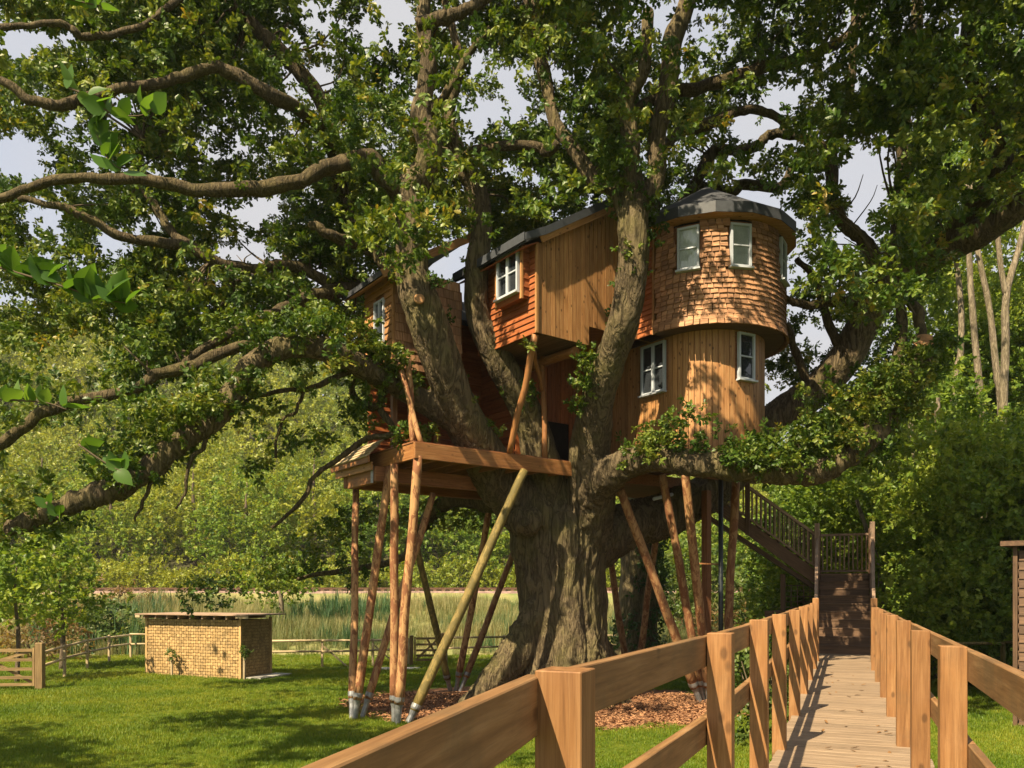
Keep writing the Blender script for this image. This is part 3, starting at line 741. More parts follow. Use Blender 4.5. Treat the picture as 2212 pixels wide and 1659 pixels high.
# upper windows and shingles
uw = [(math.radians(a), 9.40, .44, .86) for a in (-116, -79.5, -31)]
for ang, zc, w, h in uw:
    f = win(tower, arc(RU - .005, ang) + UZ * zc, tang(ang), radial(ang), w, h, 1, 2, True)
shape = []
for wv in (.11, .13, .15):
    for tv in (0, 1):
        bm = bmesh.new(); w2 = wv / 2; sk_ = .006 * (1 if tv else -1)
        vs = [bm.verts.new(p) for p in ((-w2, -.044, sk_), (w2, -.044, -sk_), (w2, .004, 0), (-w2, .004, 0), (-w2, .000, .17), (w2, .000, .17), (w2, .008, .17), (-w2, .008, .17))]
        for q in ((0, 1, 2, 3), (0, 4, 5, 1), (1, 5, 6, 2), (2, 6, 7, 3), (3, 7, 4, 0), (4, 7, 6, 5)): bm.faces.new([vs[k] for k in q])
        me = bpy.data.meshes.new('shingle_shape'); bm.normal_update(); bm.to_mesh(me); bm.free(); me.materials.append(M['shingle']); shape.append((wv, me))
cand = []
rows = 20; ex = (ZT - ZM + .02) / rows
for r in range(rows):
    z = ZM - .03 + r * ex; ang = th0 + R3.uniform(.0, .05); flare = RU + .02 + .05 * max(0, 1 - r / 4) ** 2
    while ang < th0 + math.radians(205):
        wv, me = R3.choice(shape); da = (wv + .015) / flare; am = ang + da / 2; ok = True
        for wa, zc, w, h in uw:
            if abs(am - wa - (2 * math.pi if am > math.pi else 0)) < (w / 2 + wv * .3) / RU and zc - h / 2 - .13 < z < zc + h / 2 - .01: ok = False
        if ok:
            W = Matrix.Translation(arc(flare + R3.uniform(0, .006), am) + UZ * z) @ Matrix.Rotation(am + math.pi / 2 + R3.uniform(-.03, .03), 4, 'Z') @ Matrix.Rotation(R3.uniform(-.02, .02), 4, 'Y')
            cand.append((abs(((am + math.pi) % (2 * math.pi)) - math.pi - math.radians(-103)), me, W))
        ang += da
cand.sort(key=lambda c: c[0])
rest = MB()
for i, (_, me, W) in enumerate(cand):
    if i < 290: link(bpy.data.objects.new('shingle', me), tower, W)
    else: rest.add([W @ v.co for v in me.vertices], [tuple(p.vertices) for p in me.polygons])
rest.build('shingle', M['shingle'], tower, kind='stuff')
# roof: faceted half cone running back as a gable
eave = [CT + Vector((RR * math.cos(th0 + math.pi * k / 8), RR * math.sin(th0 + math.pi * k / 8), ZT + .05)) for k in range(9)]
eL = eave[0] + E2 * 2.9; eR = eave[-1] + E2 * 2.9; ap = CT + UZ * 11.38; ap2 = ap + E2 * 2.9
mb = MB()
for k in range(8): mb.add([eave[k] + UZ * .2, eave[k + 1] + UZ * .2, ap], [(0, 1, 2)])
mb.add([eL + UZ * .2, eave[0] + UZ * .2, ap, ap2], [(0, 1, 2, 3)]); mb.add([eave[-1] + UZ * .2, eR + UZ * .2, ap2, ap], [(0, 1, 2, 3)])
mb.build('roof', M['roof'], tower)
mb = MB(); ring = [eL] + eave + [eR]
for k in range(len(ring) - 1):
    a, b = ring[k], ring[k + 1]; nn = (b - a).cross(UZ).normalized()
    mb.add([a + nn * .012, b + nn * .012, b + nn * .012 + UZ * .215, a + nn * .012 + UZ * .215], [(0, 1, 2, 3)])
mb.build('roof_edge', M['roof_edge'], tower)
inner = stadium(RU + .0, ZT + .0, 8, 2.9); inner = [inner[-1]] + inner[:-1]
mb = MB()
for k in range(len(ring) - 1): mb.quad(ring[k], inner[k] + UZ * .03, inner[k + 1] + UZ * .03, ring[k + 1])
mb.build('soffit', M['cedar'], tower)
# tower floor beams
board('bearer', CT - E1 * 1.15 - E2 * .8 + UZ * 5.25, CT + E1 * 1.1 - E2 * .8 + UZ * 5.25, .14, .26, M['joist'], house)
board('bearer', CT - E1 * 1.15 + E2 * .5 + UZ * 5.25, CT + E1 * 1.1 + E2 * .5 + UZ * 5.25, .14, .26, M['joist'], house)
# --- log poles in steel shoes
def pole(top, foot, r=.085, mat='pole', shoe=.42, gz=None):
    foot = Vector(foot); top = Vector(top); g = float(ground_z(foot.x, foot.y)) if gz is None else gz
    foot.z = g; d = (top - foot).normalized(); a = foot + d * shoe
    p = log('support_pole', a - d * .02, top, r * 1.08, r * .92, M[mat], house, 14, 12, .12, .012)
    if shoe > .1:
        V, Fc = tube_geo([tuple(foot - d * .1), tuple(foot + d * (shoe - .12)), tuple(foot + d * (shoe + .05)), tuple(foot + d * (shoe + .12))], [r * .62, r * .72, r * 1.12, r * 1.12], 14)
        o = mobj('steel_shoe', V, Fc, M['steel'], p)
f1 = P(764, 1553, 15.75); f2 = P(856, 1562, 15.3); f3 = P(980, 1490, 20.2); f4 = P(1520, 1490, 18.4); f5 = P(1366, 1413, 22.5)
pole(P(769, 1058, 17.0), f1 + Vector((-.05, .05, 0)), .075)
pole(P(842, 1008, 15.7), f1 + Vector((.03, -.06, 0)), .085)
pole(P(936, 1066, 16.6), f1 + Vector((.14, .10, 0)), .075)
pole(P(852, 1003, 15.35), f2 + Vector((-.05, .1, 0)), .085)
pole(P(903, 985, 14.86), f2 + Vector((.03, -.05, 0)), .09)
pole(P(1133, 1016, 16.15), f2 + Vector((.22, .0, 0)), .095, 'pole_green', .3)
pole(P(893, 1150, 18.2), f3 + Vector((-.08, 0, 0)), .08, 'pole_green')
pole(P(1063, 1068, 19.2), f3 + Vector((.05, .05, 0)), .08)
pole(P(1120, 1165, 20.3), f3 + Vector((.16, 0, 0)), .08)
pole(P(1340, 1058, 17.2), f4 + Vector((-.1, -.1, 0)), .10)
pole(P(1430, 1025, 17.4), f4 + Vector((.02, .05, 0)), .095)
pole(P(1480, 1020, 16.9), f4 + Vector((.12, -.08, 0)), .10)
pole(P(1590, 1035, 18.6), P(1566, 1450, 18.7), .10, 'pole', 0)
pole(P(1318, 1200, 21.6), f5 + Vector((-.12, 0, 0)), .09)
pole(P(1420, 1140, 21.0), f5 + Vector((.12, 0, 0)), .09)
board('square_post', P(1526, 1060, 19.0) , Vector((P(1526, 1060, 19.0).x, 19.0, 0)), .16, .16, M['joist'], house, up=E1)
q = P(1557, 1005, 18.1)
V, Fc = tube_geo([(q.x, q.y, q.z), (q.x, q.y, 2.0), (q.x, q.y, -.05)], [.055] * 3, 12); dp = mobj('downpipe', V, Fc, M['pipe'], house, True)
board('pipe_bracket', P(1505, 1217, 18.2), P(1556, 1219, 18.15), .03, .03, M['beam'], house)
# waste pipe stub under the floor
V, Fc = tube_geo([tuple(P(1412, 1078, 18.0)), tuple(P(1452, 1068, 18.4))], [.04, .04], 10); mobj('waste_pipe', V, Fc, M['white'], house, True)
# ------------------------------------------------------------------ the oak
oak = thing('oak_tree', 'huge old spreading oak with a thick gnarled trunk that carries the treehouse', 'tree', (1.15, 18.3, 0))
def D(pts):  # (x, y, Y[, r]) -> world points
    return [np.array(P(p[0], p[1], p[2])) for p in pts]
big = [  # limbs that grow out of the bole as one body: x, y, depth, radius
 [(1240, 1160, 18.2, .75), (1150, 1105, 17.8, .60), (1085, 1050, 17.3, .47), (1035, 965, 16.7, .42), (990, 880, 16.2, .39), (950, 770, 15.8, .38), (915, 675, 15.6, .37), (888, 580, 15.5, .31), (892, 480, 15.4, .29), (882, 420, 15.3, .27), (914, 370, 15.2, .24), (929, 316, 15.1, .22), (909, 252, 15.0, .19), (925, 150, 14.9, .15), (915, 30, 14.8, .11), (940, -90, 14.8, .07)],
 [(1215, 1130, 18.2, .6), (1172, 1010, 17.5, .38), (1150, 920, 17.2, .33), (1112, 840, 16.9, .31), (1060, 745, 16.6, .28), (1030, 670, 16.5, .24), (1030, 580, 16.4, .22), (1040, 490, 16.4, .21), (1032, 420, 16.4, .20), (1003, 362, 16.3, .17), (968, 260, 16.1, .13), (990, 130, 15.9, .10), (960, 0, 15.8, .07)],
 [(1250, 1160, 18.2, .7), (1274, 1060, 17.5, .50), (1276, 960, 17.0, .42), (1290, 870, 16.5, .34), (1318, 780, 16.0, .30), (1346, 700, 15.6, .29), (1362, 620, 15.4, .28), (1370, 540, 15.3, .28), (1366, 460, 15.3, .28), (1372, 420, 15.3, .24), (1360, 360, 15.2, .18), (1360, 300, 15.2, .16), (1350, 220, 15.1, .14), (1391, 150, 15.0, .11), (1400, 20, 15.0, .08)],
 [(1368, 470, 15.3, .2), (1392, 435, 15.4, .17), (1417, 385, 15.5, .16), (1420, 290, 15.6, .17), (1444, 180, 15.6, .17), (1452, 90, 15.6, .18), (1480, 20, 15.6, .16), (1520, -120, 15.6, .1)],
 [(1360, 470, 15.3, .2), (1330, 410, 15.5, .17), (1282, 383, 15.6, .16), (1238, 318, 15.8, .12), (1200, 270, 15.9, .11), (1180, 182, 16.0, .12), (1165, 120, 16.0, .12), (1161, 50, 16.0, .12), (1135, -20, 16.0, .1)],
 [(1255, 1180, 18.5, .7), (1350, 1135, 19.0, .52), (1440, 1110, 19.3, .48), (1560, 1040, 19.8, .44), (1665, 915, 20.2, .42), (1755, 850, 20.0, .40), (1826, 775, 19.6, .38), (1876, 680, 19.2, .36), (1955, 592, 18.4, .34), (2057, 530, 17.5, .30), (2120, 502, 17.0, .27), (2215, 440, 16.4, .24), (2330, 380, 16, .18)],
 [(1262, 1080, 17.6, .45), (1320, 1020, 16.7, .32), (1400, 992, 16.0, .24), (1500, 1000, 15.5, .21), (1600, 1012, 15.3, .20), (1690, 1020, 15.2, .20), (1765, 1018, 15.15, .20), (1850, 968, 15.1, .20), (1915, 905, 15.1, .20), (1962, 838, 15.1, .20), (1990, 775, 15.1, .20), (1996, 742, 15.0, .17)],
 [(1010, 905, 16.4, .36), (960, 890, 16.2, .28), (900, 858, 15.9, .22), (848, 828, 15.6, .20), (790, 795, 15.0, .20), (742, 768, 14.7, .21), (680, 750, 14.4, .20), (609, 751, 14.1, .18), (545, 786, 13.8, .17), (488, 868, 13.5, .165), (458, 910, 13.4, .16), (392, 952, 13.3, .15), (330, 1004, 13.2, .16), (272, 1046, 13.1, .15), (176, 1080, 13.0, .13), (100, 1112, 12.9, .11), (20, 1145, 12.8, .08)],
]
def inflate(geo, pts, sides=14, n=5):
    c = catmull([np.append(np.array(P(p[0], p[1], p[2])), p[3]) for p in pts], n)
    V, Fc = tube_geo(c[:, :3], c[:, 3], sides, True, .0); geo.add(V, Fc); return c
geo = MB()
# bole: rings with a flared, lobed foot
ring_z = [(-.25, 1.6), (.0, 1.42), (.25, 1.27), (.6, 1.12), (1.1, 1.0), (1.7, .93), (2.4, .92), (3.0, .95), (3.6, 1.02), (4.05, 1.02), (4.45, .85), (4.7, .5)]
V = []; Fc = []; ns = 40
for z, r in ring_z:
    cx = TR.x - .06 + .06 * math.sin(z) + (.0 if z > .6 else -.12 * (.6 - z)); cy = TR.y
    for k in range(ns):
        a = 2 * math.pi * k / ns
        fl = 1 + (.07 * math.cos(5 * a + .6) + .05 * math.cos(9 * a)) * (1.4 if z < 1 else .75)
        V.append((cx + r * fl * math.cos(a), cy + r * fl * math.sin(a), z))
for j in range(len(ring_z) - 1):
    for k in range(ns): Fc.append((j * ns + k, j * ns + (k + 1) % ns, (j + 1) * ns + (k + 1) % ns, (j + 1) * ns + k))
Fc.append(tuple(reversed(range(ns)))); Fc.append(tuple((len(ring_z) - 1) * ns + k for k in range(ns)))
geo.add(V, Fc)
for pts in ([(1180, 1290, 18.0, .42), (1143, 1370, 17.85, .38), (1100, 1430, 17.6, .32), (1055, 1478, 17.4, .22), (1015, 1513, 17.25, .12), (985, 1535, 17.1, .05)],
            [(1255, 1380, 17.8, .36), (1280, 1440, 17.6, .26), (1305, 1500, 17.5, .12)],
            [(1270, 1380, 18.6, .36), (1315, 1440, 18.9, .22), (1350, 1480, 19.1, .1)]):
    inflate(geo, pts)
paths = []
for pts in big: paths.append(inflate(geo, pts))
# burl with a healed knot
for (x, y, Y, r) in ((1135, 1125, 17.12, .30), (905, 645, 15.35, .22)):
    bm = bmesh.new(); bmesh.ops.create_icosphere(bm, subdivisions=2, radius=r, matrix=Matrix.Translation(P(x, y, Y)))
    geo.add([v.co for v in bm.verts], [[v.index for v in f.verts] for f in bm.faces]); bm.free()
raw = mobj('trunk', geo.v, geo.f, None, None)
md = raw.modifiers.new('blend', 'REMESH'); md.mode = 'VOXEL'; md.voxel_size = .034
md2 = raw.modifiers.new('soft', 'SMOOTH'); md2.iterations = 9; md2.factor = .5
dg = bpy.context.evaluated_depsgraph_get(); dg.update()
me = bpy.data.meshes.new_from_object(raw.evaluated_get(dg)); loc0 = np.array(raw.location)
bpy.data.objects.remove(raw)
nv = len(me.vertices); co = np.empty(nv * 3, np.float32); me.vertices.foreach_get('co', co); co = co.reshape(-1, 3) + loc0
nr = np.empty(nv * 3, np.float32); me.vertices.foreach_get('normal', nr); nr = nr.reshape(-1, 3)
# furrowed bark as real relief: vertical ridges on the bole, knobbly swelling on the limbs
disp = np.zeros(nv)
for i in range(nv):
    x, y, z = co[i]
    bole = 1.0 if z < 4 else max(.25, 1 - (z - 4) / 3)
    w = mnoise.noise(Vector((x * .8, y * .8, z * .8))) * .6
    r1 = 1 - abs(mnoise.noise(Vector((x * 3.6 + w, y * 3.6 + w, z * .55)))) * 2
    r2 = 1 - abs(mnoise.noise(Vector((x * 9.0 + w * 2, y * 9.0, z * 1.7)))) * 2
    k = mnoise.noise(Vector((x * 1.9, y * 1.9, z * 1.9)))
    disp[i] = bole * (.05 * r1 + .045 * r2) + .03 * k + .012 * (1 - abs(mnoise.noise(Vector((x * 17, y * 17, z * 4)))) * 2)
co2 = co + nr * disp[:, None]
o0 = np.array([TR.x, TR.y, 0]); me.vertices.foreach_set('co', (co2 - o0).astype(np.float32).ravel())
me.polygons.foreach_set('use_smooth', [True] * len(me.polygons)); me.materials.clear(); me.materials.append(M['bark']); me.update()
trunk = bpy.data.objects.new('trunk', me); link(trunk, oak, Matrix.Translation(Vector(o0)))
# sawn ends and the healed knot
def disc(c, nrm, r, name, mat, par, th=.03):
    c = Vector(c); n_ = Vector(nrm).normalized(); V, Fc = tube_geo([tuple(c - n_ * th), tuple(c), tuple(c + n_ * .012)], [r, r, r * .86], 16); return mobj(name, V, Fc, mat, par)
disc(P(1996, 735, 14.9), (-.25, -.75, .6), .19, 'sawn_end', M['cut'], oak)
disc(P(906, 645, 15.13), (.2, -1, .1), .10, 'sawn_end', M['cut'], oak)
disc(P(1134, 1128, 16.74), (-.2, -1, .1), .10, 'knot', M['limb'], oak)
disc(P(1742, 897, 19.5), (-.2, -1, .3), .14, 'sawn_end', M['cut'], oak)

limbs = [  # thinner limbs, each a part: x, y, depth, radius
 [(880, 440, 15.3, .18), (830, 385, 15, .17), (800, 340, 14.8, .17), (760, 346, 14.6, .16), (700, 366, 14.4, .16), (650, 390, 14.2, .15), (560, 405, 14, .15), (420, 410, 13.7, .13), (330, 390, 13.5, .11), (220, 386, 13.3, .10), (100, 392, 13.1, .09), (0, 430, 13, .08), (-90, 440, 12.9, .06)],
 [(890, 590, 15.6, .24), (845, 575, 16.1, .19), (800, 535, 16.4, .18), (765, 470, 16.5, .18), (732, 395, 16.5, .18), (704, 240, 16.3, .17), (640, 148, 16.0, .17), (550, 58, 15.8, .15), (508, 20, 15.7, .14), (440, -60, 15.6, .11)],
 [(722, 335, 16.4, .14), (676, 256, 15.7, .15), (584, 205, 14.7, .14), (492, 152, 14.5, .13), (456, 146, 14.4, .11), (401, 164, 14.3, .11), (346, 180, 14.2, .10), (255, 194, 14.0, .10), (175, 216, 13.9, .11), (139, 227, 13.8, .11), (73, 218, 13.7, .10), (0, 172, 13.6, .08), (-80, 150, 13.6, .06)],
 [(800, 532, 16.3, .13), (766, 525, 15.9, .13), (715, 507, 15.2, .11), (668, 484, 15.1, .085)],
 [(900, 600, 18.0, .16), (830, 612, 17.7, .16), (742, 626, 17.0, .18), (680, 640, 16.3, .16), (625, 660, 15.5, .13), (560, 690, 14.6, .11), (470, 735, 14.3, .09), (380, 800, 14.0, .08)],
 [(745, 635, 17.0, .13), (640, 575, 16.4, .13), (560, 580, 16.0, .12), (474, 570, 15.5, .12), (430, 541, 15.4, .13), (365, 526, 15.3, .11), (262, 511, 15.1, .10), (204, 479, 15.0, .10), (128, 446, 14.9, .08), (40, 430, 14.9, .06)],
 [(432, 542, 15.4, .1), (372, 503, 15.5, .1), (339, 452, 15.6, .09), (300, 380, 15.7, .07), (310, 300, 15.7, .05)],
 [(650, 752, 14.4, .13), (575, 752, 14.2, .11), (504, 752, 14.0, .11), (420, 790, 13.8, .11), (344, 808, 13.6, .11), (290, 840, 13.5, .1), (234, 855, 13.4, .10), (150, 870, 13.2, .10), (78, 902, 13.0, .11), (0, 958, 12.9, .11), (-70, 990, 12.9, .09)],
 [(980, 350, 16.2, .1), (1040, 320, 16.0, .09), (1150, 314, 15.8, .09), (1180, 328, 15.7, .10), (1208, 307, 15.6, .08)],
 [(900, 55, 14.0, .12), (945, 42, 14, .12), (975, 34, 14, .11), (1037, 6, 14, .10), (1100, -40, 14, .09)],
 [(915, 250, 15, .12), (960, 210, 15, .08), (1010, 120, 15, .07), (1060, 60, 15, .05)],
 [(0, 60, 13.5, .06), (91, 51, 13.6, .06), (146, 56, 13.7, .07), (175, 77, 13.8, .07), (233, 74, 13.9, .07), (310, 55, 14, .07), (361, 18, 14.1, .08), (420, -30, 14.2, .08)],
 [(1360, 250, 15.2, .1), (1440, 200, 16, .12), (1518, 190, 16.3, .13), (1609, 158, 16.5, .13), (1690, 135, 16.7, .12), (1763, 115, 16.8, .11), (1850, 60, 17, .09), (1900, -30, 17, .07)],
 [(1400, 430, 15.5, .12), (1430, 330, 16, .11), (1471, 285, 16.4, .11), (1544, 264, 16.6, .11), (1588, 242, 16.7, .10), (1653, 241, 16.8, .09), (1700, 270, 16.9, .07)],
 [(1380, 560, 17.5, .16), (1430, 490, 18.6, .15), (1471, 448, 18.8, .14), (1518, 366, 18.9, .13), (1544, 326, 18.9, .13), (1598, 325, 18.9, .12), (1639, 314, 18.9, .12), (1660, 293, 18.9, .11), (1719, 292, 18.9, .10), (1790, 320, 18.9, .08)],
 [(1500, 400, 19.2, .12), (1573, 413, 19.2, .12), (1617, 398, 19.2, .12), (1682, 406, 19.2, .12), (1711, 366, 19.2, .09), (1760, 320, 19.2, .07)],
 [(1890, 650, 19.1, .2), (1894, 576, 18.6, .18), (1865, 520, 18.3, .16), (1822, 482, 18.1, .14), (1800, 430, 18.0, .13), (1795, 346, 17.9, .13), (1814, 284, 17.8, .11), (1835, 200, 17.7, .10), (1846, 73, 17.6, .09), (1850, -40, 17.6, .07)],
 [(1930, 620, 18.7, .2), (1934, 583, 18.5, .17), (1941, 474, 18.2, .16), (1949, 365, 18.0, .16), (1956, 255, 17.8, .15), (1970, 182, 17.7, .15), (1980, 60, 17.6, .13), (1985, -50, 17.5, .1)],
 [(2030, 540, 17.6, .26), (2054, 512, 17.4, .24), (2100, 448, 17.1, .23), (2149, 394, 16.8, .22), (2164, 328, 16.6, .20), (2127, 255, 16.4, .19), (2109, 182, 16.3, .18), (2091, 109, 16.2, .17), (2098, 0, 16.1, .15), (2110, -100, 16.1, .12)],
 [(2110, 440, 17.0, .14), (2156, 394, 16.6, .14), (2215, 348, 16.2, .13), (2300, 300, 16, .1)],
 [(1950, 850, 15.1, .10), (1940, 780, 15.2, .11), (1950, 700, 15.3, .10), (1935, 640, 15.4, .08), (1900, 600, 15.4, .06)],
 [(1990, 740, 15.1, .10), (1985, 680, 15.2, .10), (1960, 640, 15.4, .09), (1930, 560, 15.6, .07), (1940, 480, 15.8, .05)],
 [(1880, 660, 19.2, .16), (1800, 650, 19.0, .12), (1740, 660, 18.9, .10), (1690, 640, 18.8, .07)],
 [(1826, 775, 19.6, .13), (1790, 700, 19.4, .11), (1760, 600, 19.3, .09), (1720, 560, 19.3, .07)],
 [(1750, 850, 19.9, .12), (1720, 760, 19.7, .1), (1700, 700, 19.6, .08)],
 [(777, 956, 15.6, .07), (730, 992, 15.4, .06), (680, 1030, 15.2, .055), (648, 1085, 15.1, .05), (586, 1143, 15.0, .035)],
 [(848, 800, 15.6, .11), (828, 830, 15.5, .10), (818, 880, 15.5, .09), (780, 870, 15.5, .08), (760, 845, 15.4, .07), (770, 820, 15.4, .06)],
 [(818, 880, 15.5, .08), (850, 935, 15.4, .07), (800, 945, 15.4, .07), (777, 956, 15.5, .065)],
 [(760, 800, 15.0, .07), (699, 827, 14.8, .06), (656, 843, 14.7, .055), (617, 843, 14.6, .05), (547, 858, 14.5, .045), (512, 886, 14.4, .04)],
 [(656, 843, 14.7, .04), (640, 889, 14.7, .035), (609, 909, 14.6, .033), (594, 987, 14.6, .03)],
 [(458, 910, 13.4, .05), (440, 960, 13.4, .045), (410, 1000, 13.3, .04), (400, 1060, 13.3, .03), (380, 1100, 13.3, .02)],
 [(332, 1000, 13.2, .05), (330, 1040, 13.2, .04), (305, 1090, 13.2, .035), (290, 1130, 13.2, .02)],
 [(1300, 840, 16.4, .06), (1270, 800, 16.2, .05), (1262, 770, 16.1, .03)],
 # under-limb behind the poles at the left
 [(1150, 1080, 18.6, .35), (1060, 1085, 19.2, .26), (970, 1080, 19.6, .2), (900, 1150, 20, .16), (860, 1210, 20.3, .11), (720, 1235, 20.6, .08), (640, 1250, 20.8, .05)],
]
allpaths = [(c, True) for c in paths]
for pts in limbs:
    c = catmull([np.append(np.array(P(p[0], p[1], p[2])), p[3] * (.86 if p[0] < 900 else 1)) for p in pts], 6)
    c[:, :3] += np.array([[mnoise.noise(Vector((i * .35, pts[0][0], k * 5))) * .05 for k in range(3)] for i in range(len(c))]) * (np.minimum(1, np.arange(len(c)) / 4))[:, None]
    V, Fc = tube_geo(c[:, :3], c[:, 3], 10 if pts[0][3] > .09 else 7, True, .32)
    mobj('limb', V, Fc, M['limb'], oak, True)
    allpaths.append((c, False))

# ------------------------------------------------------------------ the oak's foliage
HOUSE_POLY = np.array([(735, 650), (770, 590), (800, 570), (850, 570), (1050, 545), (1125, 485), (1310, 415), (1400, 465), (1470, 410), (1560, 395), (1650, 410), (1745, 480), (1720, 745), (1655, 945), (1340, 985), (1240, 1030), (900, 990), (760, 1060), (755, 990), (840, 930), (830, 815), (745, 770)])
def inpoly(px, py, poly):
    ins = np.zeros(len(px), bool); j = len(poly) - 1
    for i in range(len(poly)):
        xi, yi = poly[i]; xj, yj = poly[j]
        c = ((yi > py) != (yj > py)) & (px < (xj - xi) * (py - yi) / (yj - yi + 1e-9) + xi); ins ^= c; j = i
    return ins
# openings of sky in the canopy: centre and half-size as seen, kept clear of leaves
GAPS = [(28, 322, 60, 34), (40, 95, 55, 34), (150, 88, 30, 16), (270, 240, 22, 22), (60, 370, 55, 16), (250, 520, 34, 30), (95, 470, 50, 18), (560, 450, 42, 26), (525, 552, 60, 22), (330, 480, 26, 14),
        (1868, 390, 42, 75), (1850, 500, 45, 36), (1690, 212, 40, 28), (1628, 268, 34, 14), (1672, 300, 34, 20), (1620, 432, 46, 12), (1700, 470, 30, 16), (1102, 372, 26, 12), (1012, 528, 20, 20), (965, 570, 15, 18), (370, 845, 30, 22), (478, 776, 36, 20),
        (2185, 60, 24, 12), (700, 600, 14, 18), (1160, 380, 14, 12), (835, 320, 16, 10), (1205, 160, 12, 10), (1440, 40, 10, 16), (1750, 720, 20, 16), (2070, 330, 18, 26), (1100, 180, 14, 14), (700, 760, 10, 12)]
# places that the sun reaches through the leaves: point and radius of the shaft
SUNLIT = [(P(1240, 640, 15.8), .55), (P(1180, 640, 15.4), .35), (P(1180, 580, 15.3), .4), (P(1275, 560, 16.0), .3), (P(1290, 620, 16.0), .35), (P(1390, 900, 17.3), .75), (P(1420, 860, 17.0), .4), (P(1490, 880, 16.6), .30), (P(1530, 820, 16.4), .2),
          (P(1570, 850, 16.35), .22), (P(1500, 540, 16.1), .30), (P(1560, 520, 15.9), .32), (P(1590, 620, 15.9), .35), (P(1640, 560, 16.0), .28), (P(1650, 660, 16.0), .25), (P(815, 680, 16.4), .7), (P(900, 740, 16), .3), (P(1600, 450, 16), .4), (P(1110, 690, 15.6), .3),
          (P(860, 900, 15.3), .5), (P(905, 970, 14.8), .35), (P(790, 1000, 16.5), .7), (P(865, 1250, 15.3), .9), (P(800, 1300, 15.6), .7), (P(950, 1300, 15.8), .5), (P(1020, 620, 16.3), .4), (P(1455, 1200, 17.8), .35), (P(1490, 1250, 17.9), .4), (P(1310, 800, 16), .35),
          (P(1215, 470, 16), .4), (P(440, 1390, 24), 1.7), (P(330, 1520, 16), 1.3), (P(600, 1480, 18), 1.3), (P(420, 1600, 13), 1.0), (P(650, 1420, 21), 1.2), (P(1100, 1590, 13.5), .8), (P(1400, 1600, 13), .8), (P(930, 1510, 17), .6), (P(1400, 1490, 19), .8), (P(1560, 1600, 13), .8), (P(1650, 1000, 15.2), .8), (P(1500, 980, 15.4), .6), (P(1800, 900, 15.2), 1.0), (P(1900, 880, 15.2), .8), (P(1980, 900, 25), 2.6), (P(1880, 1060, 26), 2.2), (P(1780, 1150, 27), 1.5), (P(2070, 1080, 24), 1.3), (P(1820, 1190, 21.5), 1.3), (P(1800, 1120, 27), 1.6), (P(1870, 1230, 21), .7), (P(2120, 760, 28), 2.4), (P(2080, 1000, 25), .8), (P(2150, 600, 28), 1.4), (P(1800, 1000, 27), .9), (P(2000, 1250, 22), .6), (P(830, 690, 16), .6), (P(450, 600, 15), 1.5), (P(600, 700, 14.4), 1.2), (P(300, 640, 14), 1.5), (P(150, 560, 14), 1.2), (P(600, 300, 14.5), 1.2), (P(420, 250, 14.5), 1.0), (P(250, 780, 13.4), 1.1), (P(700, 560, 15.5), .9), (P(1120, 300, 15.8), .9), (P(900, 250, 14.8), .8), (P(520, 900, 13.6), .8), (P(960, 480, 15.2), .7), (P(815, 640, 16.2), .5)]
SL_P = np.array([tuple(p) for p, r in SUNLIT]); SL_R = np.array([r for p, r in SUNLIT]); SD = np.array(SUN)
def in_shaft(p):
    v = SL_P[None] - p[:, None]; t = v @ SD
    d = np.linalg.norm(v - t[..., None] * SD, axis=2)
    jit = 1 + .35 * np.array([mnoise.noise(Vector(q) * 1.4) for q in p])[:, None]
    return ((d < SL_R[None] * jit + .32) & (t > .25)).any(1)
def house_hit(p):
    q = p - np.array(C0); a = q @ np.array(E1); b = q @ np.array(E2); z = p[:, 2]
    def bx(a0, a1, b0, b1, z0, z1): return (a > a0) & (a < a1) & (b > b0) & (b < b1) & (z > z0) & (z < z1)
    hit = bx(-.1, 1.9, .95, 2.6, 6.8, 9.3) | bx(1.4, 7.6, 2.0, 5.2, 5, 9.8) | bx(1.7, 5.4, -1.15, 1.5, 7.3, 10.6) | bx(4.9, 8.2, -1.6, 5, 5.2, 11.0)
    d = np.linalg.norm(p[:, :2] - np.array(CT)[:2], axis=1)
    return hit | ((d < 2.0) & (z > 5.3) & (z < 11.3))
LIMB_PTS = np.concatenate([c[c[:, 3] > .075] for c, _ in allpaths])
LIMB_X, LIMB_Y = proj(LIMB_PTS[:, :3]); LIMB_R = LIMB_PTS[:, 3] / LIMB_PTS[:, 1] * F
def hides_limb(p):
    # leaves hang thinner in front of the bare limbs, which stay in view
    x, y = proj(p)
    d = np.hypot(x[:, None] - LIMB_X[None], y[:, None] - LIMB_Y[None])
    return ((d < LIMB_R[None] + 16) & (p[:, 1][:, None] < LIMB_PTS[None, :, 1] + .1)).any(1)
def keep_mask(p, front_ok=False, shafts=True):
    x, y = proj(p); k = p[:, 1] > 6.0
    jx = rng.normal(0, 7, len(p)); jy = rng.normal(0, 7, len(p))
    for cx, cy, rx, ry in GAPS: k &= ~((((x + jx - cx) / (rx + 16)) ** 2 + ((y + jy - cy) / (ry + 14)) ** 2) < 1)
    k &= ~house_hit(p)
    if not front_ok:
        k &= ~(inpoly(x + jx, y + jy, HOUSE_POLY) & (p[:, 1] < 18.5))
        # the big limbs that stand clear in front of the house
    k &= ~(hides_limb(p) & (rng.random(len(p)) < np.where(x < 900, .3, .22 if front_ok else .5)))
    if shafts: k &= ~(in_shaft(p) & (rng.random(len(p)) < .93))
    return k
S_P, S_S = [], []
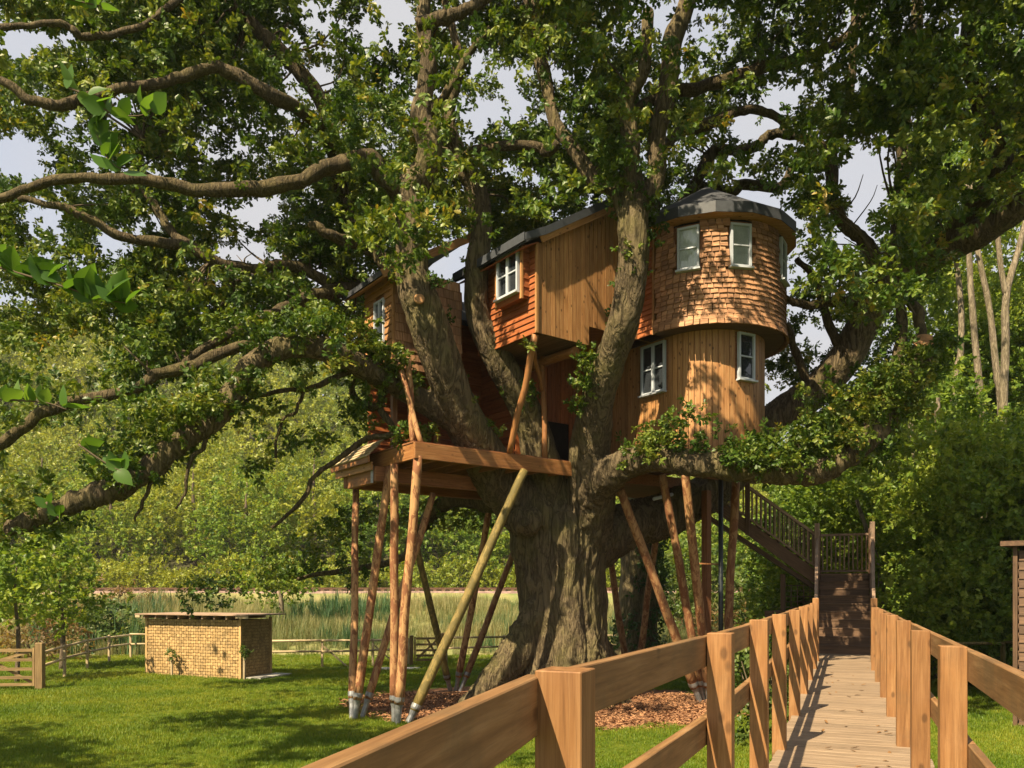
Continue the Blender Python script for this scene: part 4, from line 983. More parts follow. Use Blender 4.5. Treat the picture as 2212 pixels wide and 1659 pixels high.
def pad(c, r, n, flat=.55, scale=1.0, front_ok=False, shafts=True):
    n = int(n * 1.4)
    d = rng.normal(size=(n, 3)); d /= np.linalg.norm(d, axis=1)[:, None]
    rad = rng.random(n) ** .45
    p = np.asarray(c)[None] + d * rad[:, None] * np.array([r, r, r * flat])
    p = p[keep_mask(p, front_ok, shafts)]
    S_P.append(p); S_S.append(rng.uniform(.8, 1.25, len(p)) * scale)
def lower(x):
    return np.interp(x, [-200, 0, 150, 300, 420, 520, 640, 760, 860, 1000, 1100, 1300, 1420, 1560, 1700, 1760, 1850, 1960, 2060, 2212, 2400],
                    [1000, 960, 900, 830, 780, 770, 790, 830, 720, 560, 480, 420, 450, 400, 470, 640, 680, 620, 520, 440, 420])
twigs = MB()
def twig(a, b, r0=.022):
    a = np.asarray(a); b = np.asarray(b)
    if in_shaft(np.array([a, b, (a + b) / 2])).any(): return
    m = (a + b) / 2 + rng.normal(0, .08, 3) * np.linalg.norm(b - a)
    c = catmull([a, m, b], 3); V, Fc = tube_geo(c, np.linspace(r0, r0 * .35, len(c)), 4, False); twigs.add(V, Fc)
apts = np.concatenate([c[:, :3] for c, _ in allpaths]); 
# pads on the limbs
for c, isbig in allpaths:
    L = np.linalg.norm(np.diff(c[:, :3], axis=0), axis=1).sum()
    for _ in range(int(L * (2.6 if c[0, 0] > -1.5 else 3.6))):
        i = rng.integers(0, len(c)); q = c[i]
        if q[3] > .26 or (isbig and q[2] < 7.5 and q[0] > -4 and q[0] < 4.2): continue
        off = rng.normal(0, .55, 3); off[2] = abs(off[2]) * .9 + .05
        cc = q[:3] + off; x, y = proj(cc)
        if y > lower(x) + 45: continue
        pad(cc, rng.uniform(.35, .65), int(rng.uniform(9, 20)))
        twig(q[:3], cc)
# pads that fill the crown
cnt = 0
while cnt < 1250:
    x = rng.uniform(-260, 2480); y = rng.uniform(-330, 1000); Y = rng.uniform(11.5, 22.5)
    if y > lower(x) - 15 or (y > lower(x) - 130 and rng.random() < .35): continue
    c = np.array(P(x, y, Y))
    if np.linalg.norm((c - np.array([1.1, 17.5, 5])) / np.array([14.5, 10, 13.5])) > 1: continue
    if mnoise.noise(Vector(c) * .33) < -.18 + (.06 if x < 1500 else -.10): continue
    if x < -40 and (rng.random() < .8 or Y < 14): continue
    if x < 700 and Y < 13.2: continue
    if any(((x - g[0]) / (g[2] * 1.15)) ** 2 + ((y - g[1]) / (g[3] * 1.15)) ** 2 < 1 for g in GAPS): continue
    cnt += 1
    pad(c, rng.uniform(.45, .95), int(rng.uniform(15, 30)))
    d = np.linalg.norm(apts - c, axis=1); j = d.argmin()
    if d[j] < 2.2 and rng.random() < .7: twig(apts[j], c, .028)
def fill(n, xr, yr, Yr, r0, r1, n0, n1, low=True, sc=1.0, thr=-.5):
    cnt = 0
    while cnt < n:
        x = rng.uniform(*xr); y = rng.uniform(*yr)
        if low and y > lower(x) - 15: continue
        if any(((x - g[0]) / (g[2] * 1.15)) ** 2 + ((y - g[1]) / (g[3] * 1.15)) ** 2 < 1 for g in GAPS): continue
        c = np.array(P(x, y, rng.uniform(*Yr)))
        if mnoise.noise(Vector(c) * .4) < thr: continue
        cnt += 1; pad(c, rng.uniform(r0, r1), int(rng.uniform(n0, n1)), scale=sc)
        d = np.linalg.norm(apts - c, axis=1); j = d.argmin()
        if d[j] < 2.0: twig(apts[j], c, .026)
fill(185, (-60, 560), (-30, 520), (15.2, 20), .45, .9, 14, 26, thr=-.15)
fill(150, (-60, 760), (520, 960), (13.6, 17.5), .4, .75, 14, 24, thr=-.2)
fill(26, (1700, 1920), (880, 1000), (15.6, 17.6), .4, .6, 14, 22, low=False)
fill(24, (1760, 1960), (820, 930), (15.0, 16.5), .4, .6, 14, 22, low=False)
for _ in range(400):  # unseen leaf pads front-left, added to cast shade streaks on the lawn
    c = np.array([rng.uniform(-13, -2), rng.uniform(4.5, 10.5), rng.uniform(6.5, 10)]); px, py = proj(c)
    if not (px < -90 or py < -110): continue
    if mnoise.noise(Vector(c) * .45 + Vector((3, 0, 0))) < .08: continue
    pad(c, rng.uniform(.5, .95), 22)
fill(70, (1040, 1330), (300, 520), (18.8, 22), .4, .8, 14, 24, low=False)
fill(110, (1680, 1880), (540, 900), (20.6, 23.5), .45, .85, 18, 28, low=False)
fill(130, (1500, 2300), (-60, 500), (18, 22.5), .5, .9, 14, 26)
# the crown above and beyond the frame: shades what lies below it
cnt = 0
while cnt < 360:
    x = rng.uniform(-12, 16); y = rng.uniform(9, 27); z = rng.uniform(11, 19.5)
    c = np.array([x, y, z])
    if np.linalg.norm((c - np.array([1.8, 18, 5])) / np.array([14, 9.5, 14])) > 1: continue
    px, py = proj(c)
    if py > -60 and y < 22.5: continue
    if x > 5 and y > 18.5: continue
    if mnoise.noise(Vector(c) * .28) < (.34 if x < 0 else (-.12 if x < 5 else -.6)): continue
    cnt += 1; pad(c, rng.uniform(.7, 1.2), int(rng.uniform(18, 30)), scale=1.25)
# shoots along the low limbs and the bole
def along(k0, k1, ci, n, rr, off, m=9, sc=.85):
    c = allpaths[ci][0]; a, b = int(len(c) * k0), max(int(len(c) * k1), int(len(c) * k0) + 1)
    for _ in range(n):
        q = c[rng.integers(a, b)]; o = rng.normal(0, off, 3); o[2] = abs(o[2]) + .08; o[1] -= .1
        pad(q[:3] + o, rr, m, .7, sc, True, False)
along(.16, .92, 6, 75, .34, .26, 14)
along(.22, .95, 6, 22, .45, .3, 14)
along(.14, .85, 7, 70, .30, .28, 12)
along(.25, .62, 2, 16, .24, .16, 8, .75)
along(.12, .4, 1, 10, .22, .15, 7, .75)
along(.12, .3, 0, 8, .22, .2, 8, .75)
for x, y, Y, r, n in ((815, 850, 15.3, .4, 26), (790, 900, 15.4, .35, 20), (760, 880, 15.3, .3, 16), (900, 930, 15.6, .3, 20), (925, 935, 15.9, .25, 14), (860, 940, 15.2, .2, 10), (1255, 830, 16, .28, 20), (1275, 770, 15.9, .25, 16), (1245, 870, 16.2, .2, 12), (1275, 900, 16.6, .2, 10),
                      (770, 800, 15.2, .35, 22), (1150, 740, 15.2, .1, 3), (1010, 870, 16, .2, 10), (1060, 700, 16.3, .2, 8), (720, 680, 15.2, .4, 22), (860, 580, 15.2, .3, 14), (940, 600, 15.4, .3, 16), (960, 690, 16.1, .2, 8), (1000, 560, 16.2, .35, 16), (1320, 400, 15.2, .4, 24), (1410, 520, 15.2, .2, 6), (1420, 480, 15.6, .25, 12)):
    pad(np.array(P(x, y, Y)), r, n, .8, .8, True, False)
# hanging foliage at the left, below the low limb
for x, y, Y, r, n in ((60, 1090, 13, .6, 26), (110, 1130, 13, .5, 22), (20, 1150, 12.8, .6, 26), (560, 1000, 15, .4, 10), (620, 960, 15, .4, 12), (600, 890, 14.8, .4, 12), (690, 950, 15.2, .3, 8), (430, 900, 13.6, .5, 24), (380, 930, 13.4, .5, 24), (420, 850, 13.8, .5, 24), (480, 830, 13.8, .5, 24), (300, 980, 13.3, .45, 18), (340, 940, 13.3, .5, 22), (230, 1010, 13.2, .4, 16), (690, 1190, 20.5, .9, 40), (620, 1240, 20.7, .8, 40), (740, 1130, 20.3, .7, 30), (560, 1230, 20.8, .8, 34), (480, 1270, 20.8, .7, 30), (420, 1280, 20.8, .6, 22), (850, 1130, 20, .6, 26), (780, 1230, 20.4, .6, 26), (800, 1100, 20.3, .6, 24), (950, 1120, 20, .6, 24), (1010, 1110, 19.8, .5, 20), (930, 1090, 19.9, .4, 14), (1050, 1120, 20, .4, 16)):
    pad(np.array(P(x, y, Y)), r, n, .75, 1.0, True, False)
op = np.concatenate(S_P); os_ = np.concatenate(S_S)
print('oak sprays', len(op))
scatter('crown', op, rand_rot(len(op), .75), os_, rng.integers(0, 3, len(op)), oak_sprays, oak)
tw = twigs.build('twigs', M['twig'], oak, True, 'stuff')

# ------------------------------------------------------------------ other trees
def shell(c, r, n, inner=.55, top=-.5):
    d = rng.normal(size=(n * 2, 3)); d /= np.linalg.norm(d, axis=1)[:, None]; d = d[d[:, 2] > top][:n]
    lump = np.array([1 + .28 * mnoise.noise(Vector(q) * 2.3 + Vector(c)) for q in d])
    return np.asarray(c)[None] + d * (rng.uniform(inner, 1, len(d)) ** .6 * lump)[:, None] * np.asarray(r)[None]
def tree(name, label, cat, base, trunk, crowns, sprays, tmat, scl=1.5, group=None, forks=()):
    base = Vector(base); t = thing(name, label, cat, base, group)
    c = catmull([np.append(np.array(p[:3]), p[3]) for p in trunk], 5)
    V, Fc = tube_geo(c[:, :3], c[:, 3], 9, True, .2)
    for f in forks:
        c2 = catmull([np.append(np.array(p[:3]), p[3]) for p in f], 5); v2, f2 = tube_geo(c2[:, :3], c2[:, 3], 7, True, .2)
        o = len(V); V = list(V) + list(v2); Fc = list(Fc) + [tuple(i + o for i in q) for q in f2]
    mobj('trunk', V, Fc, tmat, t, True)
    pts = np.concatenate([shell(*cr_) for cr_ in crowns])
    scatter('crown', pts, rand_rot(len(pts), .8), rng.uniform(.75, 1.3, len(pts)) * scl, rng.integers(0, len(sprays), len(pts)), sprays, t)
    return t
def gz(x, y): return float(ground_z(x, y))

# far wooded hill: one mass of crowns
hp = []; hs = []
for _ in range(1500):
    Y = rng.uniform(88, 215); X = rng.uniform(-.85 * Y, .75 * Y); z = gz(X, Y)
    if Y > 178 and rng.random() < .5: continue
    r = rng.uniform(3.2, 5.6); hgt = rng.uniform(.9, 1.5)
    if rng.random() < .15: r *= .6; hgt *= 2.2
    p = shell((X, Y, z + r * .9), (r, r, r * hgt), 100, .8, -.1); p = p[(p[:, 1] - Y) < r * .45]
    hp.append(p); hs.append(rng.uniform(.8, 1.3, len(p)) * (1.9 + Y * .0145))
for k in range(150):   # hedge along the foot of the hill
    X = -62 + k * .72 + rng.normal(0, .4); Y = rng.uniform(67.5, 73); r = rng.uniform(1.2, 2.4); z = gz(X, Y)
    p = shell((X, Y, z + r * .55), (r, r, r), 60, .6, -.6); hp.append(p); hs.append(rng.uniform(.8, 1.2, len(p)) * 2.0)
hp = np.concatenate(hp); hs = np.concatenate(hs)
tag(scatter('wooded_hill', hp, rand_rot(len(hp), .9), hs, rng.integers(0, 3, len(hp)), hill_sprays), kind='stuff')
print('hill', len(hp))

# broadleaf trees along the foot of the hill
foot = [(-47, 80, 15, 6.5), (-38, 76, 13, 5.5), (-31, 78, 15, 6), (-24.5, 74, 12, 5), (-19, 77, 15.5, 5.5), (-12.5, 75, 11.5, 4.6), (-7, 78, 13, 5), (-1, 75, 10.5, 4.4), (5, 78, 12, 5), (11.5, 74, 9, 4.2), (17, 70, 8, 4), (23.5, 66, 9, 4.2), (30, 62, 9, 4.4), (-56, 78, 16, 7)]
fl = ['leafmost tall tree at the far left of the row beyond the railway', 'rounded sunlit tree beyond the railway, second in from the tall one at the left', 'tall sunlit tree beyond the railway above the wattle shed', 'lower bushy tree beyond the railway above the right end of the wattle shed', 'tall dense tree beyond the railway behind the leftmost log poles', 'smaller pale tree beyond the railway seen between the log poles', 'dark tree beyond the railway just left of the oak trunk', 'low pale tree beyond the railway directly behind the oak trunk', 'tree beyond the field seen past the right side of the oak trunk', 'low shrubby tree beyond the field seen through the poles under the tower', 'small sunlit tree beyond the field behind the downpipe', 'sunlit willow-like tree behind the stair flight', 'pale green tree behind the stair landing', 'large tree at the extreme left edge beyond the railway']
for (X, Y, h, r), lb in zip(foot, fl):
    z = gz(X, Y)
    tree('field_edge_tree', lb, 'tree', (X, Y, z), [(X, Y, z - .2, .28), (X + .2, Y, z + h * .3, .24), (X - .1, Y, z + h * .6, .15), (X, Y, z + h * .85, .06)],
         [((X, Y, z + h * .60), (r * .9, r * .9, h * .42), 460, .5, -.7), ((X - r * .45, Y - 1, z + h * .42), (r * .6, r * .6, h * .26), 150, .6, -.7), ((X + r * .5, Y - .6, z + h * .38), (r * .6, r * .6, h * .25), 150, .6, -.7), ((X + r * .1, Y - r * .5, z + h * .33), (r * .8, r * .6, h * .25), 150, .6, -.8)],
         hill_sprays if h > 14.5 else wood_sprays, M['treebark'], 2.3, 'trees beyond the railway')
# oak with ivy behind the main trunk
X, Y = P(1378, 1300, 28).x, 28.0; z = gz(X, Y)
iv = tree('ivy_tree', 'second thick grey trunk clad in dark ivy, standing behind the poles right of the oak', 'tree', (X, Y, z), [(X - .1, Y, z - .3, .95), (X - .05, Y, z + .8, .78), (X, Y, z + 2.5, .72), (X + .1, Y, z + 5, .66), (X + .3, Y, z + 8, .5), (X, Y, z + 11, .3)],
     [((X, Y, z + 10), (4.5, 4, 3.5), 420, .5, -.8)], oak_sprays, M['bark'], 1.5)
n = 520; a = rng.uniform(0, 6.283, n); zz = rng.uniform(0, 4.6, n); rr = .80 + rng.uniform(0, .1, n)
p = np.column_stack([X + .05 + rr * np.cos(a), Y + rr * np.sin(a), z + zz]); p = p[(p[:, 0] > X - .25) | (zz < 1.6)]
scatter('ivy', p, rand_rot(len(p), .9), rng.uniform(.9, 1.4, len(p)), rng.integers(0, 2, len(p)), ivy_sprays, iv)
# small trees by the gate at the left
for (x, y, Y, crowns, lb, r) in (
    (133, 1392, 25.5, [(110, 1250, 1.5, 1.2, 150), (160, 1300, 1.0, .9, 90), (60, 1280, 1.1, 1.0, 100), (120, 1190, 1.0, .8, 70)], 'small dark leafy tree with a thin trunk behind the left fence', .09),
    (36, 1420, 22, [(40, 1290, 1.0, 1.0, 80), (10, 1230, 1.1, .9, 80), (-40, 1290, 1.2, 1.0, 70)], 'slender pale-stemmed tree beside the field gate at the left edge', .07),
    (606, 1345, 42, [(600, 1265, 1.8, 1.3, 130), (560, 1235, 1.6, 1.2, 110), (650, 1240, 1.6, 1.2, 110)], 'thin pale trunked tree in the field right of the wattle shed', .16)):
    b = P(x, y, Y); zb = gz(b.x, Y)
    tree('small_tree', lb, 'tree', (b.x, Y, zb), [(b.x, Y, zb - .1, r), (b.x + .05, Y, zb + 1.2, r * .8), (b.x - .05, Y, zb + 2.4, r * .5), (b.x, Y, zb + 3.2, r * .25)],
         [(tuple(P(cx, cy, Y)), (rx, rx, rz), n, .35, -1) for cx, cy, rx, rz, n in crowns], wood_sprays, M['treebark'] if r != .16 else M['birch'], 1.2)
# pale trunks in the wood on the right
def wt(lb, pts, Y, r, crowns, forks=(), n=260):
    tp = [(*P(x, y, Y + i * .0), r * (1 - .10 * i)) for i, (x, y) in enumerate(pts)]
    b = tp[0]; zb = gz(b[0], Y)
    tp = [(b[0], Y, zb - .2, r * 1.15)] + tp
    fk = [[(*P(x, y, Y), r * .7 * (1 - .1 * i)) for i, (x, y) in enumerate(f)] for f in forks]
    tree('woodland_tree', lb, 'tree', (b[0], Y, zb), tp, [(tuple(P(cx, cy, Y + dy)), (rx, rx * .8, rz), nn, .25, -1) for cx, cy, dy, rx, rz, nn in crowns], wood_sprays, M['birch'], 1.45, 'pale trunked trees in the wood', fk)
wt('tall pale trunk leaning slightly left, highest sunlit trunk at the wood edge', [(2124, 950), (2117, 847), (2103, 706), (2094, 565), (2088, 400)], 27, .13, [(2080, 420, 2, 2.6, 1.8, 170), (2030, 520, 2, 1.6, 1.3, 80)])
wt('pale trunk curving up to the left beside the forked trunk', [(2164, 917), (2152, 800), (2136, 659), (2108, 518), (2100, 380)], 28.5, .13, [(2140, 300, 2, 3.0, 2, 190), (2060, 270, 2.5, 2.2, 1.6, 120)])
wt('pale forked trunk nearest the right edge of the wood', [(2166, 930), (2172, 753), (2173, 640), (2200, 540), (2230, 420)], 26.5, .14, [(2230, 380, 2, 3.2, 2.4, 200)], [[(2173, 640), (2160, 560), (2150, 440)]])
wt('short pale trunk with a kink, left of the tall trunk', [(2061, 870), (2075, 762), (2075, 650), (2060, 520)], 29.5, .12, [(2020, 560, 2, 2.4, 2.2, 170), (1980, 660, 2, 1.8, 1.6, 110)])
wt('thin trunk half hidden in leaves right above the shed corner', [(2028, 1245), (2030, 1105), (2028, 987), (2024, 860)], 24, .12, [(2000, 840, 1.5, 1.8, 1.5, 130), (2060, 900, 1.5, 1.5, 1.2, 90)])
wt('thin dark-flecked trunk above the stair landing', [(1976, 1110), (1974, 1040), (1970, 964), (1962, 850)], 25, .10, [(1950, 860, 1.5, 1.6, 1.3, 110)])
wt('leaning pale sapling behind the right stair handrail', [(1903, 1245), (1890, 1195), (1878, 1160), (1850, 1080)], 24, .08, [(1830, 1040, 1.5, 1.4, 1.2, 100)])
# undergrowth and the wood's mass
up = []; us = []
for _ in range(620):
    x = rng.uniform(1690, 2420); top = np.interp(x, [1690, 1760, 1850, 1950, 2050, 2212, 2420], [1120, 1040, 930, 830, 740, 640, 600])
    y = rng.uniform(top, 1420); Y = 21.5 + 12 * rng.random() + (1400 - y) * .010
    if x > 1985 and y > 945 and rng.random() < .6: Y = rng.uniform(19.5, 23.5)
    elif x > 1990: Y = rng.uniform(30.5, 36)
    if x < 1900 and Y < 26: Y += 5
    c = np.array(P(x, y, Y)); g = gz(c[0], Y)
    if c[2] < g - .3: continue
    r = rng.uniform(.8, 1.7); p = shell(c, (r, r, r * .75), 70, .3, -.8); up.append(p); us.append(rng.uniform(.75, 1.25, len(p)) * (.55 + .022 * Y))
for _ in range(150):   # dark back of the wood, going up the bank
    X = rng.uniform(14, 44); Y = rng.uniform(34, 52); g = gz(X, Y); x_, y_ = proj(np.array([X, Y, g]))
    if x_ < 1700: continue
    r = rng.uniform(2, 3.6); hh = rng.uniform(2, 9.5 if x_ > 1850 else 4); p = shell((X, Y, g + hh), (r, r, r), 80, .4, -.8); up.append(p); us.append(rng.uniform(1.8, 2.6, len(p)))
up = np.concatenate(up); us = np.concatenate(us); print('wood', len(up))
for _ in range(70):   # tall crowns closing the gap behind the pale trunks
    c = np.array(P(rng.uniform(1980, 2400), rng.uniform(330, 800), rng.uniform(31, 40))); r = rng.uniform(1.0, 2.2)
    p = shell(c, (r, r, r * .8), 70, .3, -.9); up = np.concatenate([up, p]); us = np.concatenate([us, rng.uniform(1.1, 1.8, len(p))])
tag(scatter('woodland_undergrowth', up, rand_rot(len(up), .85), us, rng.integers(0, 3, len(up)), wood_sprays), kind='stuff')
# bushes
def bush(lb, c, r, n, sprays, scl=1.2, cat='bush'):
    c = Vector(c); z = gz(c.x, c.y); t = thing('bush', lb, cat, (c.x, c.y, z))
    p = shell((c.x, c.y, z + r[2] * .55), r, n, .25, -.75); p = p[p[:, 2] > z + .02]
    st = MB()
    for k in range(7):
        a = k * .9; q = (c.x + .55 * r[0] * math.cos(a), c.y + .55 * r[1] * math.sin(a), z + r[2] * .9)
        V, Fc = tube_geo([(c.x + .05 * math.cos(a), c.y + .05 * math.sin(a), z - .05), ((c.x + q[0]) / 2 + .03, (c.y + q[1]) / 2, z + r[2] * .55), q], [.022, .016, .006], 5); st.add(V, Fc)
    st.build('stems', M['twig'], t, True)
    scatter('leaves', p, rand_rot(len(p), .8), rng.uniform(.75, 1.25, len(p)) * scl, rng.integers(0, len(sprays), len(p)), sprays, t)
bush('bright green leafy shrub under the left handrail of the boardwalk', (4.05, 13.2, 0), (.62, .6, 1.55), 150, bush_sprays, .9)
bush('small green shrub by the boardwalk near the stair foot', (5.15, 15.6, 0), (.5, .5, 1.2), 90, bush_sprays, .9)
bush('rusty brown bush behind the left fence', P(75, 1380, 29), (1.9, 1.2, 1.5), 230, rust_sprays, 1.5)
bush('yellow green bush behind the fence left of the wattle shed', P(215, 1380, 33), (2.0, 1.2, 1.4), 210, bush_sprays, 1.6)
bush('low reddish bush at the foot of the railway bank', P(270, 1340, 48), (3, 1.4, 1.2), 190, rust_sprays, 2)
bush('pale green bush at the back under the stair', P(1650, 1290, 38), (2.6, 1.6, 2.1), 260, bush_sprays, 1.8)
bush('tall sunlit bush behind the poles under the tower', P(1490, 1290, 40), (3.2, 2, 3.0), 340, bush_sprays, 1.9)
bush('sunlit bush between the ivy trunk and the poles', P(1440, 1310, 44), (2.6, 2, 2.4), 240, bush_sprays, 2)
bush('pale bush behind the trellis below the stair', P(1725, 1290, 36), (2.2, 1.6, 1.8), 220, bush_sprays, 1.8)
bush('orange brown bush in the field behind the downpipe', P(1560, 1320, 37), (2.2, 1.0, .9), 150, rust_sprays, 1.7)

# lime shoots hanging close to the camera: every leaf a part
limeshapes = []
for s in range(4):
    v, f = leaf_geo([(.0, .0), (.08, .22), (.22, .40), (.45, .46), (.68, .36), (.86, .16), (1.0, 0)], .13, .13 * .74, .12 + .08 * s, -.1 + .15 * s)
    me = bpy.data.meshes.new('lime_leaf_shape'); me.from_pydata(v, [], f); me.polygons.foreach_set('use_smooth', [True] * len(f)); me.materials.append(M['limeleaf'])
    a = me.attributes.new('tint', 'FLOAT', 'POINT'); a.data.foreach_set('value', [s / 4] * len(v)); limeshapes.append(me)
def shoot(lb, pts, Y, n, spread, sc=1.0):
    c = catmull([np.array(P(x, y, Y)) for x, y in pts], 6)
    t = thing('hanging_shoot', lb, 'branch', tuple(c[-1]), 'lime shoots hanging near the camera')
    V, Fc = tube_geo(c, np.linspace(.006, .002, len(c)), 6); mobj('twig', V, Fc, M['twig'], t, True)
    r = random.Random(len(lb))
    for i in range(n):
        q = Vector(c[int((i + .5) / n * (len(c) - 1))]); ang = r.uniform(-.9, .9) + (2.2 if i % 2 else .6)
        W = Matrix.Translation(q + Vector((r.uniform(-1, 1), r.uniform(-.6, .6), r.uniform(-.8, .5))) * spread) @ Matrix.Rotation(-ang, 4, 'Y') @ Matrix.Rotation(r.uniform(-1.2, 1.2), 4, 'X') @ Matrix.Rotation(r.uniform(-.5, .5), 4, 'Z') @ Matrix.Scale(r.uniform(.7, 1.15) * sc, 4)
        link(bpy.data.objects.new('leaf', limeshapes[i % 4]), t, W)
shoot('large pale lime leaves hanging at the left edge below the middle limb', [(-60, 560), (40, 590), (140, 620), (215, 645), (275, 655)], 3.4, 36, .018)
shoot('loose cluster of lime leaves high up at the upper left', [(150, 190), (205, 215), (240, 245), (300, 250), (330, 235)], 3.9, 13, .018)
shoot('lime leaves hanging below the upper left cluster', [(200, 260), (215, 310), (240, 350), (270, 370)], 4.0, 13, .018)
shoot('few lime leaves in front of the hillside at the left', [(-20, 860), (40, 865), (100, 870), (145, 885)], 3.6, 10, .018, .85)
shoot('small group of lime leaves in front of the low limb', [(170, 960), (205, 985), (245, 1010), (270, 1020)], 4.0, 9, .018, .8)
shoot('single dark lime sprig at the lower left above the small trees', [(100, 1085), (118, 1110), (140, 1130)], 4.2, 5, .018, .75)
shoot('dark lime leaves at the top edge of the picture, upper left', [(100, -40), (130, -10), (180, 5), (230, 15)], 3.8, 11, .018)
# ------------------------------------------------------------------ boardwalk
ZK = HC - 1.36                                   # deck level
TD = Vector((.4167, 1, 0)).normalized(); ND = Vector((TD.y, -TD.x, 0))
def LX(Y): return Vector((float(np.interp(Y, [-1, .9, 2.0, 3.83, 5.37, 6.97, 8.6, 17.8, 20], [-.7, -.17, .134, 1.0, 1.66, 2.33, 3.02, 6.85, 7.77])), Y, 0))
def RX(Y): return Vector((.4167 * Y + .515, Y, 0))
walk = thing('boardwalk', 'raised oak boardwalk with chunky post and rail handrails, leading to the stair', 'boardwalk', (LX(9) + RX(9)) / 2)
R5 = random.Random(5)
s = 0.4; i = 0
mid0 = (LX(0) + RX(0)) / 2
while s < 19.6:
    c = mid0 + TD * s
    j = R5.uniform(-.012, .012)
    board('plank', c - ND * (.60 + j) + UZ * (ZK - .02), c + ND * (.60 - j) + UZ * (ZK - .02), .138, .04, M['plank'], walk, up=(UZ + TD * R5.uniform(-.012, .012)), ch=.004)
    s += .146
for off in (-.42, 0, .42):
    a = mid0 + TD * .3 + ND * off; b = mid0 + TD * 19.5 + ND * off
    board('bearer', a + UZ * (ZK - .13), b + UZ * (ZK - .13), .07, .17, M['joist'], walk)
for s in np.arange(1.2, 19.6, 2.2):
    for off in (-.42, .42):
        p = mid0 + TD * s + ND * off; g = float(ground_z(p.x, p.y))
        if ZK - .22 - g > .1: board('deck_leg', p + UZ * (g - .05), p + UZ * (ZK - .216), .10, .10, M['joist'], walk, up=TD)
LY = [2.0, 3.83, 5.37, 6.97, 8.9, 10.8, 12.5, 14.3]
RY = [3.85, 5.5, 7.1, 8.8, 10.4, 12.2, 14.0]
for k, Y in enumerate(LY):
    q = LX(Y); tp = HC - .19
    ps_ = .115 if k else .12
    board('post', q + UZ * (ZK - .42), q + UZ * (tp + R5.uniform(-.008, .008)), ps_, ps_, M['post'], walk, up=TD, ch=.003)
for k, Y in enumerate(RY):
    q = RX(Y); tp = HC - .255
    board('post', q + UZ * (ZK - .42), q + UZ * (tp + R5.uniform(-.012, .012)), .115, .115, M['post'], walk, up=TD, ch=.003)
def rails(fn, Ys, side, ztop, zlow, off=.08):
    for k in range(len(Ys) - 1):
        a, b = fn(Ys[k]), fn(Ys[k + 1])
        a = a + TD * (.003) ; b = b - TD * (.003)
        o = ND * side * off
        board('handrail', a + o + UZ * (ztop - .075), b + o + UZ * (ztop - .075 + R5.uniform(-.006, .006)), .042, .145, M['rail'], walk, ch=.003)
        board('lower_rail', a + o + UZ * (zlow - .065), b + o + UZ * (zlow - .065), .04, .13, M['rail'], walk, ch=.003)
rails(LX, [.35] + LY + [15.6], -1, HC - .21, HC - .60)
rails(RX, [.4] + RY + [15.4], 1, HC - .275, HC - .72)
# fallen leaves
lm = []
for s_ in range(3):
    v, f = leaf_geo(OAK, .085, .085 * .7, .35, .35 - .3 * s_); me = bpy.data.meshes.new('fallen_leaf_shape'); me.from_pydata(v, [], f); me.materials.append(M['deadleaf']); lm.append(me)
for k in range(46):
    Yk = 4.8 + 10 * R5.random() ** 1.6; side = R5.random() ** .6; c = LX(Yk).lerp(RX(Yk), .12 + .78 * side)
    o = bpy.data.objects.new('fallen_leaf', lm[k % 3]); link(o, None, Matrix.Translation(c + UZ * (ZK + .008)) @ Matrix.Rotation(R5.uniform(0, 6.28), 4, 'Z') @ Matrix.Rotation(R5.uniform(-.25, .25), 4, 'X'))
    tag(o, 'curled brown oak leaf lying on the boardwalk planks', 'leaf', 'fallen leaves on the boardwalk')

# ------------------------------------------------------------------ stair
stair = thing('staircase', 'dark timber stair from the boardwalk up to a landing and on to the treehouse', 'stairs', (LX(19) + RX(19)) / 2)
ZL = 2.98; n = 10; rise = (ZL - ZK) / n
p0 = (LX(17.7) + RX(17.7)) / 2
for k in range(n):
    c = p0 + TD * (.29 * k); z = ZK + rise * (k + 1)
    board('riser', c - ND * .56 + UZ * (z - rise / 2 - .02), c + ND * .56 + UZ * (z - rise / 2 - .02), .025, rise - .042, M['dark_wood'], stair)
    if k < n - 1: board('tread', c - ND * .57 + TD * .13 + UZ * (z - .02), c + ND * .57 + TD * .13 + UZ * (z - .02), .31, .04, M['dark_wood'], stair, ch=.005)
pl = p0 + TD * (.29 * (n - 1))
for s_ in (-1, 1): board('string', p0 + ND * s_ * .60 + UZ * (ZK - .05), pl + ND * s_ * .60 + UZ * (ZL - .1), .05, .28, M['dark_wood'], stair)
for k in range(8):
    c = pl + TD * (.07 + k * .145)
    board('landing_board', c - ND * .65 + UZ * (ZL - .02), c + ND * .65 + UZ * (ZL - .02), .138, .04, M['dark_wood'], stair)
for s_ in (-.6, .6): board('landing_beam', pl + ND * s_ + TD * .02 + UZ * (ZL - .15), pl + ND * s_ + TD * 1.15 + UZ * (ZL - .15), .06, .2, M['dark_wood'], stair)
def newel(q, zt, zb=None, mat='grey_wood'):
    g = float(ground_z(q.x, q.y)) if zb is None else zb
    board('newel', q + UZ * g, q + UZ * zt, .12, .12, M[mat], stair, up=TD, ch=.01)
nL = pl - ND * .64; nR = pl + ND * .64
newel(nL, ZL + 1.28); newel(nR, ZL + 1.28)
bL = nL + TD * 1.15; bR = nR + TD * 1.15
newel(bL, ZL + 1.2, None, 'dark_wood'); newel(bR, ZL + 1.2, None, 'dark_wood')
lL = LX(15.9) - ND * .02; lR = RX(15.6) + ND * .04
newel(lL, ZK + 1.25, None, 'post'); newel(lR, ZK + 1.25, None, 'post')
